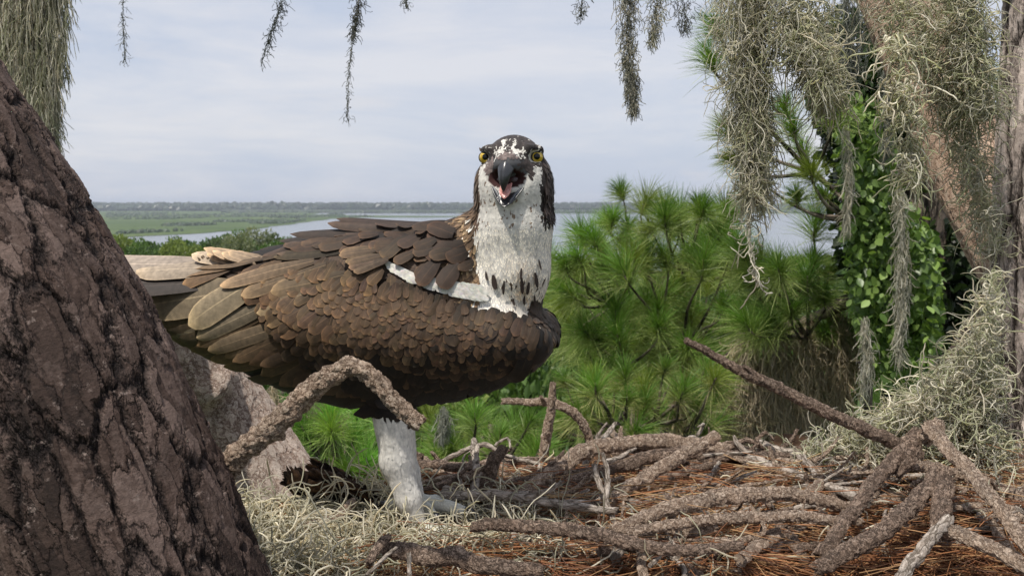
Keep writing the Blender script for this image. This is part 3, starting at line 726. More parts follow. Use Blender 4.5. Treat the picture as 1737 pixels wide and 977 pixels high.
# buff fringe round the end of each feather, pale shaft, fine slanting barbs
fr = math_(n, l, 'MAXIMUM', math_(n, l, 'MULTIPLY', math_(n, l, 'POWER', au, 9.0), sp.outputs[1]), math_(n, l, 'POWER', sp.outputs[1], 18.0))
fr = math_(n, l, 'MULTIPLY', fr, sp.outputs[2])
c = mix_(n, l, fr, at.outputs['Color'], mix_(n, l, 1.0, at.outputs['Color'], (2.1, 2.0, 1.85), 'MULTIPLY'))
shf = math_(n, l, 'MULTIPLY', math_(n, l, 'LESS_THAN', au, .045), math_(n, l, 'MULTIPLY', math_(n, l, 'MINIMUM', sp.outputs[2], 1.0), .6))
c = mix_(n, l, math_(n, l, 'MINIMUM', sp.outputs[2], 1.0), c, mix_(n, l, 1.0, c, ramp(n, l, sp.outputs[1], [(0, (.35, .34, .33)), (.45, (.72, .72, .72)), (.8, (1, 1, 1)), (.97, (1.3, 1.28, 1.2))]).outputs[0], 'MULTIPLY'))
c = mix_(n, l, shf, c, mix_(n, l, 1.0, at.outputs['Color'], (1.9, 1.85, 1.75), 'MULTIPLY'))
tc = N_(n, 'ShaderNodeTexCoord'); nz = N_(n, 'ShaderNodeTexNoise', Scale=160.0, Detail=4.0); l.new(tc.outputs['Object'], nz.inputs['Vector'])
c = mix_(n, l, .75, c, ramp(n, l, nz.outputs['Fac'], [(.3, (.65, .65, .65)), (.7, (1.3, 1.28, 1.25))]).outputs[0], 'MULTIPLY')
l.new(c, bs.inputs['Base Color']); bs.inputs['Roughness'].default_value = .62; bs.inputs['Specular IOR Level'].default_value = .25
bs.inputs['Sheen Weight'].default_value = .08
ph = math_(n, l, 'SINE', math_(n, l, 'MULTIPLY_ADD', sp.outputs[1], 230.0, math_(n, l, 'MULTIPLY', au, -60.0)))
ph = math_(n, l, 'MULTIPLY', ph, math_(n, l, 'MINIMUM', sp.outputs[2], 1.0))
b = N_(n, 'ShaderNodeBump', Distance=.0003, Strength=.22); l.new(ph, b.inputs['Height']); l.new(b.outputs[0], bs.inputs['Normal'])
M_skin, n, l, bs, out = mat_new('bird_down')
at = N_(n, 'ShaderNodeAttribute', attribute_name='Col'); l.new(at.outputs['Color'], bs.inputs['Base Color']); bs.inputs['Roughness'].default_value = .9

def feathers(acc, root, d, L, Wd, C, lift=.004, nv=7, nu=5, camber=.13, off=.0006, fringe=1.0, tipround=.28, straight=False, normal=None, droop=0.0, split=0.0, g=rng, ragged=0, twist=.06):
    N = len(root); L = np.broadcast_to(L, (N,)).astype(float); Wd = np.broadcast_to(Wd, (N,)).astype(float); lift = np.broadcast_to(lift, (N,))
    v = 1 - (1 - np.linspace(0, 1, nv)) ** (1.45 if nv > 5 else 1.2); u = np.linspace(-1, 1, nu)
    Pth = np.zeros((N, nv, 3)); Nn = np.zeros((N, nv, 3)); d = nrm(np.asarray(d, float))
    if straight:
        nn = nrm(np.broadcast_to(normal, (N, 3)).astype(float)); nn = nrm(nn - d * (nn * d).sum(-1, keepdims=True))
        for k in range(nv): Pth[:, k] = root + d * (L * v[k])[:, None] - nn * (droop * L * v[k] ** 2)[:, None]; Nn[:, k] = nn
    else:
        p, nn, _ = near(root); t = nrm(d - nn * (d * nn).sum(-1, keepdims=True)); Pth[:, 0] = p; Nn[:, 0] = nn; 
        for k in range(1, nv):
            st = (L * (v[k] - v[k - 1]))[:, None]; q = p + t * st; loc, n2, dist = near(q); free = (dist > .45 * st[:, 0])[:, None]
            p2 = np.where(free, q * .8 + loc * .2, loc); n3 = np.where(free, nn, n2)
            p2 = p + nrm(p2 - p) * st
            t = nrm(p2 - p); nn = nrm(nrm(n3 * .6 + nn * .4) - t * ((n3 * .6 + nn * .4) * t).sum(-1, keepdims=True)); p = p2
            Pth[:, k] = p; Nn[:, k] = nn
    T = nrm(np.gradient(Pth, axis=1)); side = np.cross(T, Nn)
    w = np.clip(.45 + 1.5 * v, 0, 1) * np.clip(1 - (np.clip((v - (1 - tipround)) / tipround, 0, 1)) ** 2.6, 0, 1) ** .5; w[-1] = .10
    jl = g.uniform(.75, 1.25, (N, 1))
    wu = w[None, :, None] * u[None, None, :] * Wd[:, None, None]
    if ragged:
        wu = wu * (1 + ragged * g.normal(size=(N, nv, nu)))
    up = off + lift[:, None, None] * jl[:, :, None] * (v[None, :, None] ** 1.3) - camber * (u ** 2)[None, None] * Wd[:, None, None] * (w[None, :, None]) + (split + g.normal(0, twist, (N, 1, 1))) * Wd[:, None, None] * u * v[None, :, None]
    V = Pth[:, :, None] + side[:, :, None] * wu[..., None] + Nn[:, :, None] * up[..., None]
    i, a, b_ = np.meshgrid(np.arange(N), np.arange(nv - 1), np.arange(nu - 1), indexing='ij'); base = i * nv * nu + a * nu + b_
    Q = np.stack([base, base + 1, base + nu + 1, base + nu], -1).reshape(-1, 4)
    fri = np.broadcast_to(fringe, (N,))
    U = np.stack([np.broadcast_to(u[None, None], (N, nv, nu)), np.broadcast_to(v[None, :, None], (N, nv, nu)), np.broadcast_to(fri[:, None, None], (N, nv, nu))], -1).reshape(-1, 3)
    Cc = np.broadcast_to(np.asarray(C, float), (N, 3)); Cc = np.repeat(Cc, nv * nu, 0)
    acc.add(V, Q, C=Cc, U=U)
def mirror_acc(acc):
    m = Acc()
    for V, Q, C, U in zip(acc.V, acc.Q, acc.C, acc.U):
        V2 = V - 2 * ((V - BO) @ BL)[:, None] * BL; m.V.append(V2); m.Q.append(Q[:, ::-1]); m.C.append(C); m.U.append(U)
    m.n = acc.n; return m
g = np.random.default_rng(11)
def var(c, n, s=.16, gg=None):
    gg = gg or g; c = np.broadcast_to(np.asarray(c, float), (n, 3)); return c * gg.uniform(1 - s, 1 + s, (n, 1)) * (1 + gg.normal(0, .03, (n, 3)))
DK = (.017, .011, .008); BR = (.055, .034, .020); WM = (.125, .078, .044); TAN = (.25, .19, .125); OLV = (.235, .19, .13); BUFF = (.42, .34, .25)
def by_px(root_px, tip_px, lift0=.0):
    r_ = hit(*np.array(root_px, float).T); t_ = hit(*np.array(tip_px, float).T)
    return r_, t_ - r_, np.linalg.norm(t_ - r_, axis=1)

osprey = empty('osprey', W(735, 905, 10)); tag(osprey, 'brown and white osprey standing on the nest, staring at the viewer with its beak open', 'osprey')
# --- colour of the plain body under the plumage
def is_brown(a, b):
    edge = np.interp(b, [300, 330, 350, 400, 450, 500, 540, 570], [806, 812, 817, 815, 817, 824, 842, 868])
    return a < edge
a, b_, c_ = Wi(BV)
cb = np.where(is_brown(a, b_)[:, None], DK, (.62, .59, .55)); cb = np.where((((b_ > 545) & (b_ < 702)) | ((b_ > 500) & (a > 908)))[:, None], DK, cb)
cb = np.where(((b_ >= 702) & (a < 770))[:, None], (.62, .60, .56), cb)
gf = (((a - 876) / 33) ** 2 + ((b_ - 286) / 24) ** 2 < 1) & (c_ > 40); cb = np.where(gf[:, None], (.085, .085, .092), cb)
mo = (((a - 873) / 31) ** 2 + ((b_ - 305) / 17) ** 2 < 1) & (c_ > 40); cb = np.where(mo[:, None], (.035, .008, .008), cb)
body = mesh_obj('body', BV, BQ, M_skin, osprey, col=cb)

# --- wing, near side (mirrored for the far one)
wing = Acc()
def row(tips, dirdeg, Lpx, Wpx, col, n, lift, off, jit=4, fringe=1.0, sd=.14, **kw):
    """a row of overlapping feathers whose tips follow a line; direction in degrees below the horizontal, pointing to the tail"""
    tips = np.array(tips, float); s = np.concatenate([[0], np.cumsum(np.linalg.norm(np.diff(tips, axis=0), axis=1))]); q = np.linspace(0, s[-1], n)
    tx = np.interp(q, s, tips[:, 0]) + g.normal(0, jit, n); ty = np.interp(q, s, tips[:, 1]) + g.normal(0, jit * .5, n)
    f = np.linspace(0, 1, n); an = np.radians(np.interp(f, np.linspace(0, 1, len(np.atleast_1d(dirdeg))), np.atleast_1d(dirdeg)) + g.normal(0, 2.5, n))
    LL = np.interp(f, np.linspace(0, 1, len(np.atleast_1d(Lpx))), np.atleast_1d(Lpx))
    rx, ry = tx + np.cos(an) * LL, ty - np.sin(an) * LL
    r_, d_, L_ = by_px(np.stack([rx, ry], 1), np.stack([tx, ty], 1))
    cols = np.array([np.interp(f, np.linspace(0, 1, len(np.atleast_2d(col))), np.atleast_2d(col)[:, k]) for k in range(3)]).T
    feathers(wing, r_, d_, L_, Wpx * S_, var(cols, n, sd), lift=lift, off=off, fringe=fringe, g=g, **kw)
# flight feathers, from the lowest layer outwards
row([(262, 566), (300, 596), (360, 618), (430, 645), (500, 668), (570, 688), (640, 694)], [8, 22], [150, 190], 13, [DK, DK], 15, .003, .001, fringe=.4)
row([(248, 520), (256, 548), (272, 580), (330, 604), (392, 622)], [6, 25], [150, 170], 15, [(.13, .09, .055), BR], 9, .004, .003)
row([(350, 588), (400, 612), (450, 634), (505, 652), (560, 664), (630, 674), (700, 676)], [26, 36], [150, 130], 14, [WM, BR, DK], 16, .004, .005)
def one(root, tip, w, col, off, lift=.004, fringe=1.4, **kw):
    r_, d_, L_ = by_px([root], [tip]); feathers(wing, r_, d_, L_, w * S_, np.array([col]) * g.uniform(.85, 1.1), lift=lift * .6, off=off * .62, fringe=fringe, nv=10, nu=7, g=g, **kw)
one((410, 560), (264, 562), 20, OLV, .006, tipround=.3)
one((430, 492), (247, 520), 33, (.25, .20, .135), .008, tipround=.35, camber=.12)
one((400, 560), (315, 600), 10, WM, .008); one((440, 560), (338, 596), 11, WM, .009)
one((520, 560), (378, 612), 13, WM, .009); one((500, 548), (364, 592), 14, (.19, .14, .09), .011)
one((480, 510), (346, 574), 15, OLV, .013, camber=.2)
one((475, 462), (333, 552), 27, (.26, .21, .14), .015, tipround=.34, camber=.15)
one((560, 570), (400, 628), 12, WM, .010); one((545, 600), (425, 645), 12, BR, .009); one((600, 560), (455, 622), 13, BR, .012); one((600, 600), (480, 645), 12, BR, .011)
one((400, 462), (318, 490), 14, WM, .011); one((430, 452), (270, 478), 17, (.19, .125, .075), .014, tipround=.35)
one((450, 448), (306, 464), 13, (.21, .145, .09), .017, tipround=.35); one((540, 450), (385, 492), 13, (.20, .14, .09), .018, tipround=.35)
one((560, 455), (420, 505), 14, (.17, .12, .075), .016); one((590, 470), (470, 500), 17, (.14, .10, .062), .016)
one((600, 480), (444, 530), 16, (.20, .15, .095), .014); one((620, 520), (470, 566), 17, BR, .013)
# greater and median coverts
row([(560, 610), (610, 640), (670, 655), (740, 664), (800, 664)], [34, 50], [100, 80], 14, [BR, DK], 10, .0025, .006, fringe=.8)
row([(440, 500), (470, 556), (520, 590), (580, 612), (640, 640), (720, 652), (800, 650), (860, 640)], [25, 42, 62], [72, 55], 14, [WM, BR, DK], 18, .003, .0075, fringe=1.3)
row([(440, 478), (480, 530), (530, 560), (590, 585), (650, 612), (730, 632), (810, 632), (880, 618)], [20, 48, 70], [56, 46], 13, [WM, BR, DK], 24, .003, .0085, fringe=1.3)
# lesser coverts: overlapping scales over the whole shoulder
def scales(poly, spacing, Lpx, Wpx, ang, colf, lift, off, fringe=.85, acc=None, **kw):
    """rows of small feathers; ang(x, y) degrees; drawn row after row so each lies over the one behind it"""
    p = np.array(poly, float); x0, y0 = p.min(0); x1, y1 = p.max(0); pts = []
    yv = y0; k = 0
    while yv < y1:
        xs = np.arange(x0 + (k % 2) * spacing * .5, x1, spacing); pts.append(np.stack([xs, np.full_like(xs, yv)], 1)); yv += spacing * .78; k += 1
    q = np.concatenate(pts); q = q + g.normal(0, spacing * .16, q.shape); q = q[in_poly(q[:, 0], q[:, 1], poly)]
    an = np.radians(ang(q[:, 0], q[:, 1]) + g.normal(0, 15, len(q))); tipx = q[:, 0] - np.cos(an) * 14; tipy = q[:, 1] + np.sin(an) * 14
    r_ = hit(q[:, 0], q[:, 1]); t_ = hit(tipx, tipy)
    sz = g.uniform(.7, 1.35, len(q))
    feathers(acc or wing, r_, t_ - r_, Lpx * S_ * sz, Wpx * S_ * sz * g.uniform(.85, 1.1, len(q)), var(colf(q[:, 0], q[:, 1]), len(q), .15), lift=lift, off=off, fringe=fringe * g.uniform(.5, 1.3, len(q)), g=g, **kw)
def wang(x, y):
    base = np.interp(x, [300, 450, 550, 620, 700, 800, 900, 950], [12, 32, 46, 62, 74, 78, 72, 80]); return base - (y - 540) * .05
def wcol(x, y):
    f = np.clip((y - 490) / 120 + (x - 540) / 560, 0, 1)[:, None]; return np.array((.100, .062, .034)) * (1 - f) + np.array((.012, .008, .006)) * f  # darkens down and forward: shade under the body put into feather colour
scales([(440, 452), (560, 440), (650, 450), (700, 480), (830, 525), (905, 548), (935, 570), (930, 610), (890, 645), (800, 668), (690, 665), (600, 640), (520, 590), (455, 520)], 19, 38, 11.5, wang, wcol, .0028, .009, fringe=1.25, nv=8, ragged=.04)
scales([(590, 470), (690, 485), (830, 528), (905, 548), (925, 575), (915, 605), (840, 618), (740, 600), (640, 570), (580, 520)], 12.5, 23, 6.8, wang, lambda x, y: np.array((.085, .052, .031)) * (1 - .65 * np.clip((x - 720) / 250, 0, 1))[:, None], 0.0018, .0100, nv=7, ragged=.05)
far = mirror_acc(wing)
for L__ in (far.V, far.Q, far.C, far.U):
    for k in (5, 4, 3, 1): del L__[k]
n0_ = 0
for k, V in enumerate(far.V): far.Q[k] = far.Q[k] - far.Q[k].min() + n0_; n0_ += len(V)

back = Acc()       # scapulars and back
def bang(x, y): return np.interp(x, [400, 520, 700, 820], [10, 6, 14, 40]) + (y - 420) * .12
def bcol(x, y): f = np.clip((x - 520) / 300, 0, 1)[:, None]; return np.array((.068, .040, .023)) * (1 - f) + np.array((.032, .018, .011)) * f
acc0 = back
# long blackish feathers of the folded far wing along the back
for rt, tp_, w_, cl, c1, c2 in [((640, 396), (408, 446), 14, (.012, .010, .010), 8, -8), ((700, 392), (440, 436), 12, (.014, .011, .010), -12, -18), ((720, 388), (470, 420), 11, (.02, .015, .013), -24, -22), ((760, 384), (500, 409), 12, (.03, .02, .016), 16, 2),
                               ((780, 388), (560, 389), 13, (.05, .032, .024), 6, 0), ((790, 385), (572, 383), 9, (.035, .022, .018), -8, -8), ((650, 410), (490, 436), 11, (.06, .04, .027), 34, 40)]:
    A_, B_ = W(*rt, c1), W(*tp_, c2)
    feathers(back, A_[None], (B_ - A_)[None], np.linalg.norm(B_ - A_), w_ * S_, np.array([cl]), straight=True, normal=np.array((0, 0, 1.0)) * .75 + BL * .65, off=.002, nv=9, nu=7, fringe=.8, droop=-.03, camber=.3, g=g)
def brow(tips, dirdeg, Lpx, Wpx, col, n, lift, off, fringe=1.0, jit=4):
    global wing
    w0 = wing; wing = back; row(tips, dirdeg, Lpx, Wpx, col, n, lift, off, jit, fringe); wing = w0
brow([(430, 446), (520, 425), (600, 412)], 8, 120, 11, [BR, DK], 6, .003, .004)
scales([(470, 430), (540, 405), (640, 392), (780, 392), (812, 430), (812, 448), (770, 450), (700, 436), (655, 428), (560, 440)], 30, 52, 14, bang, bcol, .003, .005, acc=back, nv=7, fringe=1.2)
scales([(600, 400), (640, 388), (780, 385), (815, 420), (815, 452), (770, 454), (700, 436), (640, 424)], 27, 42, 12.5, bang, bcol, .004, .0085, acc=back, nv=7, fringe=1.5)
brow([(585, 440), (590, 450), (598, 460), (612, 470)], [5, 22], 58, 8, [(.13, .085, .05), (.09, .06, .04)], 7, .004, .012, 1.6, 2)
# pale underwing gap between shoulder feathers and wing coverts
wh = Acc()
q = sample_poly([(664, 450), (700, 466), (750, 480), (800, 488), (828, 492), (830, 516), (790, 508), (740, 494), (700, 480), (670, 462)], 330, g)
r_ = hit(q[:, 0], q[:, 1]); t_ = hit(q[:, 0] - 12, q[:, 1] - 4)
feathers(wh, r_, t_ - r_, 13 * S_, 3.0 * S_, var((.55, .53, .49), len(q), .08), lift=.001, off=.0055, nv=5, nu=3, fringe=0, g=g)

# upper breast, neck and head: thousands of small plumes
HB = np.array((876.0, 280.0))
def plumes(n, sel, L, Wp, colf, flow, lift, seed, acc, nv=5, nu=3, fringe=0, off=.0003, camber=.08, ragged=0, twist=.01):
    gg = np.random.default_rng(seed)
    A = BV[BQ[:, 0]]; B = BV[BQ[:, 1]]; C = BV[BQ[:, 2]]; D = BV[BQ[:, 3]]; cen = (A + B + C + D) / 4
    a, b, c = Wi(cen); idx = np.where(sel(a, b, c))[0]
    if not len(idx): return
    ar = np.linalg.norm(np.cross(C[idx] - A[idx], D[idx] - B[idx]), axis=1); k = gg.choice(idx, n, p=ar / ar.sum())
    u, v = gg.random((n, 1)), gg.random((n, 1)); p = (A[k] * (1 - u) + B[k] * u) * (1 - v) + (D[k] * (1 - u) + C[k] * u) * v
    a, b, c = Wi(p); d = flow(p, a, b, c) + gg.normal(0, .16, (n, 3)); col = colf(a, b, c, gg)
    LL = (L(a, b, c) if callable(L) else np.full(n, L)) * S_ * gg.uniform(.7, 1.3, n)
    WW = (Wp(a, b, c) if callable(Wp) else np.full(n, Wp)) * S_ * gg.uniform(.8, 1.2, n)
    feathers(acc, p, d, LL, WW, col, lift=(lift(a, b, c) if callable(lift) else lift), nv=nv, nu=nu, fringe=fringe, off=off, camber=camber, g=gg, tipround=.6, ragged=ragged, twist=twist)
DN = np.array((0, 0, -1.0))
def flow_head(p, a, b, c):
    bk_ = W(876, 284, 70); d = nrm(p - bk_); wt = np.clip((b - 290) / 70, 0, 1)[:, None]
    out_ = d * (1 - wt) + DN * wt * 1.2 + (-BF * np.clip((830 - a) / 60, 0, .7)[:, None]) * wt
    return nrm(out_)
def flow_neck(p, a, b, c): return nrm(DN + (-BF) * np.clip((825 - a) / 60, 0, 1.3)[:, None] + nrm(p - W(872, 400, 14)) * .0)
def neckcol(a, b, c, gg):
    n = len(a); j = gg.normal(0, 4, n); br = is_brown(a + j, b); tones = np.array([(.17, .11, .065), (.09, .058, .036), (.28, .20, .12)])
    cbn = tones[gg.choice(3, n, p=[.5, .3, .2])]; nap = np.clip((a - 740) / 70, 0, 1)[:, None]; cbn = cbn * (.35 + .65 * nap)
    cw = np.array((.62, .60, .565)) * gg.uniform(.94, 1.04, (n, 1))
    wash = np.exp(-(((a - 900) / 24) ** 2 + ((b - 470) / 60) ** 2)) * .75 + np.exp(-(((a - 838) / 26) ** 2 + ((b - 528) / 18) ** 2)) * .8 + .28 * np.exp(-(((a - 885) / 30) ** 2 + ((b - 350) / 12) ** 2))
    wash = np.clip(wash * gg.uniform(.2, 1.3, n), 0, .85)[:, None]; cw = cw * (1 - wash) + np.array((.42, .30, .20)) * wash
    sp_ = (gg.random(n) < .10 * ((b > 438) & (b < 545) & (a > 862))) | (gg.random(n) < .0)
    cw = np.where(sp_[:, None], (.06, .04, .03), cw)
    return np.where((br | ((b > 508) & (a > 908)))[:, None], cbn, cw)
nk = Acc()
plumes(7000, lambda a, b, c: (b > 352) & (b < 565) & (a > 720) & (((a > 790) | (b < 430))) & (b < 330 + (a - 640) * 1.05 + 70 * (a > 800)), lambda a, b, c: np.where(is_brown(a, b), 27, 30), lambda a, b, c: np.where(is_brown(a, b), 5.0, 3.0), neckcol, flow_neck,
       lambda a, b, c: np.where(is_brown(a, b), .0024, .0004), 101, nk, fringe=.8)
# a few bold dark drops on the breast
for (x, y, dx, dy, w_) in [(838, 466, 5, 24, 5), (826, 460, 3, 16, 2.5), (856, 476, -1, 22, 2.2), (884, 455, -2, 18, 2), (884, 470, 1, 26, 3), (896, 478, -4, 20, 3), (906, 462, 2, 24, 3.5), (889, 500, -2, 16, 2), (870, 505, 1, 14, 2), (905, 500, 0, 20, 2.5), (912, 440, 2, 18, 2)]:
    r_, d_, L_ = by_px([(x, y)], [(x + dx, y + dy)]); feathers(nk, r_, d_, L_, w_ * S_, np.array([(.035, .024, .02)]), lift=.002, off=.0022, nv=6, nu=3, fringe=0, g=g, tipround=.5)

def hcol(a, b, c, gg):
    n = len(a); x = a - 876; y = 290 - b            # face coordinates
    j = gg.normal(0, .9, (2, n)); x = x + j[0]; y = y + j[1]
    col = np.array((.62, .60, .56)) * gg.uniform(.92, 1.05, (n, 1)); dark = np.array((.022, .017, .016)) * gg.uniform(.8, 1.4, (n, 1)); brn = np.array((.075, .048, .034)) * gg.uniform(.6, 1.6, (n, 1))
    th = np.arctan2(x, y + 2)                        # 0 = straight up
    stripe = np.sin(th * 13 + .05 * y + 1.0 * np.sin(x * .11)) > -.5
    crown = (y > 30) & (stripe | (y > 47) | (gg.random(n) < .04)); crown |= (y > 26) & (np.abs(x) < 5)
    col = np.where(crown[:, None], dark * 1.3, col)
    rr_ = np.hypot(x, (y - 42)); arch = (y > 14) & (np.sin(rr_ * .95) > .45) & (np.abs(x) > 16) & (np.abs(x) < 46); col = np.where(arch[:, None], dark * 2.2, col)
    for (cx, cy, rx, ry, k) in ((-27, 26, 9, 14, 1.4), (32, 27, 10, 17, 1.0), (-46, 22, 15, 14, 1.6), (41, 20, 14, 14, 1.0), (-24, 0, 12, 17, 8.0), (23, 0, 13, 18, 2.2), (0, 18, 16, 9, 7.0)):  # patch left of the beak lighter: its lit side put into the colour
        m_ = ((x - cx) / rx) ** 2 + ((y - cy) / ry) ** 2 < 1; col = np.where(m_[:, None], dark * k, col)
    # dark stripe running back from the eye and down the side of the neck; crown and nape dark behind
    side = ((x < -50) | (x > 46 + np.clip(-y * .05, 0, 8))) & (y < 36) & (y > -90) | (c < 10) & (y > -30) & (np.abs(x) > 30)
    col = np.where(side[:, None], np.where((x < 0)[:, None], brn * 1.3, dark * 1.1), col)  # right of the face coloured darker, as the side away from the sun
    col = np.where(((c < -8) & (y > -30))[:, None], brn, col)
    fle = (gg.random(n) < .05) & (y < -20); col = np.where(fle[:, None], (.2, .14, .1), col)
    return col
def hsel(a, b, c): return (b < 372) & (a > 790) & ~((((a - 874) / 33) ** 2 + ((b - 303) / 21) ** 2 < 1) & (c > 30)) & ~(((a - 829) ** 2 + (b - 269) ** 2 < 110) & (c > 10)) & ~(((a - 915) ** 2 + (b - 269) ** 2 < 110) & (c > 10)) & ~(((np.abs(a - 876) < 20) & (b > 272) & (b < 300) & (c > 66)))
hdp = Acc()
plumes(8500, hsel, lambda a, b, c: np.interp(b, [228, 270, 330, 372], [7, 7, 11, 18]), lambda a, b, c: np.interp(b, [228, 270, 330, 372], [1.7, 1.8, 2.6, 3.6]), hcol, flow_head, lambda a, b, c: np.interp(b, [228, 300, 372], [.0003, .0004, .0005]), 103, hdp)
# long ragged hood feathers hanging at both sides of the head
def hoodcol(a, b, c, gg):
    n = len(a); k = gg.random((n, 1)); return np.where((a < 876)[:, None], np.array((.10, .065, .042)) * (.5 + 1.4 * k), np.array((.030, .020, .018)) * (.6 + 1.2 * k))  # sunward hood side painted lighter, shaded side near black
plumes(420, lambda a, b, c: (((a < 826) | ((a > 921))) & (b > 262) & (b < 350)) & (c < 45) & (c > -40), 25, 4.2, hoodcol, lambda p, a, b, c: nrm(DN + np.sign(a - 876)[:, None] * BF * np.where(a < 876, .34, .10)[:, None]), .0030, 105, hdp, fringe=.5)
plumes(260, lambda a, b, c: (((a < 822) | ((a > 926))) & (b > 300) & (b < 352)) & (c < 45), 30, 3.6, hoodcol, lambda p, a, b, c: nrm(DN + np.sign(a - 876)[:, None] * BF * np.where(a < 876, .3, .12)[:, None]), .0042, 106, hdp, fringe=.5)

# belly, flanks and under-tail: underside shade put into the near-black feather colour
bl = Acc()
plumes(1700, lambda a, b, c: (b > 560) & (b < 712) & ((b < 684) | (a < 628) | (a > 735)) & (a > 260) & ((np.abs(c) < 60) | (b > 640)), 34, 10, lambda a, b, c, gg: np.array((.015, .010, .008)) * gg.uniform(.7, 1.5, (len(a), 1)), lambda p, a, b, c: nrm(-BF + DN * .12), .0015, 107, bl, fringe=.35, nv=6, nu=5)
plumes(500, lambda a, b, c: (b < 470) & (a > 300) & (a < 800), 46, 12, lambda a, b, c, gg: np.array((.05, .032, .022)) * gg.uniform(.6, 1.5, (len(a), 1)), lambda p, a, b, c: nrm(-BF + DN * .1), .003, 108, bl, fringe=.8, nv=6, nu=5)
plumes(300, lambda a, b, c: (b > 500) & (a > 830) & (np.abs(c) < 50) & (b < 680), 34, 9, lambda a, b, c, gg: np.where(((b < 545) & (a < 902))[:, None], np.array((.6, .56, .5)), np.array((.04, .026, .018))) * gg.uniform(.7, 1.3, (len(a), 1)), lambda p, a, b, c: nrm(DN - BF * .3), .003, 109, bl, fringe=.6, nv=6, nu=5)
# legs
lgp = Acc()
plumes(3200, lambda a, b, c: (b > 690) & (b < 880) & (a > 620) & (a < 760), lambda a, b, c: np.interp(b, [690, 880], [22, 9]), lambda a, b, c: np.interp(b, [690, 880], [3.0, 1.8]), lambda a, b, c, gg: (np.array((.70, .68, .64)) * np.interp(b, [700, 800, 880], [1.05, .97, .72])[:, None]) * gg.uniform(.86, 1.1, (len(a), 1)), lambda p, a, b, c: nrm(DN + BF * .12), .0003, 110, lgp)

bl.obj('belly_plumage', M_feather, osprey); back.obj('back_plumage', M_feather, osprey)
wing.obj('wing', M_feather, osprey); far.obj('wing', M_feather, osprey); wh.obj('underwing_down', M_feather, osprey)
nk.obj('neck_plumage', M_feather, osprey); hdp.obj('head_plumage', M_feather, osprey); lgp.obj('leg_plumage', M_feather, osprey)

# --- tail
tl = Acc()
for k, (rt, tpp, w_, cl, ca, cbb) in enumerate([((420, 470), (130, 500), 22, (.055, .042, .04), -30, -46), ((420, 470), (130, 492), 22, (.06, .045, .04), -16, -26), ((420, 474), (130, 496), 22, (.05, .04, .036), 30, 46), ((420, 468), (132, 484), 23, (.07, .055, .05), 18, 28),
                                                ((420, 456), (130, 462), 27, (.28, .23, .18), -10, -14), ((420, 454), (128, 454), 28, (.36, .30, .25), 4, 6), ((425, 452), (246, 470), 20, (.33, .27, .21), 14, 16), ((440, 452), (330, 442), 16, (.40, .32, .24), 2, 0)]):
    A_, B_ = W(*rt, ca), W(*tpp, cbb)
    feathers(tl, A_[None], (B_ - A_)[None], np.linalg.norm(B_ - A_), w_ * S_, np.array([cl]), straight=True, normal=np.array((0, 0, .8)) + BL * (.62 if cbb >= -20 else .3), off=.001 * k, nv=10, nu=7, fringe=.7, camber=.22, g=g)
tl.obj('tail', M_feather, osprey)
rp = Acc()
for k in range(14):
    rt = (455 + g.uniform(-12, 14), 452 + g.uniform(-4, 8)); tpp = (352 + g.uniform(0, 46), 437 + g.uniform(-1, 14)); c1 = g.uniform(-14, 14)
    A_, B_ = W(*rt, c1), W(*tpp, c1 * 1.2)
    feathers(rp, A_[None], (B_ - A_)[None], np.linalg.norm(B_ - A_), 10 * S_, np.array([(.34, .25, .17)]) * g.uniform(.8, 1.25), straight=True, normal=np.array((0, 0, .8)) + BL * .6, off=.010, nv=7, nu=5, fringe=1.0, droop=-.08 if k % 2 else .08, g=g)
for k in range(16):
    A_ = W(362 + g.uniform(-14, 10), 446, g.uniform(-6, 10)); B_ = A_ + nrm(np.array((-.2, 0, 1.0)) + g.normal(0, .3, 3)) * 14 * S_
    feathers(rp, A_[None], (B_ - A_)[None], np.linalg.norm(B_ - A_), 2.2 * S_, np.array([(.6, .5, .4)]), straight=True, normal=BL, nv=5, nu=3, fringe=0, g=g)
rp.obj('rump_plumage', M_feather, osprey)

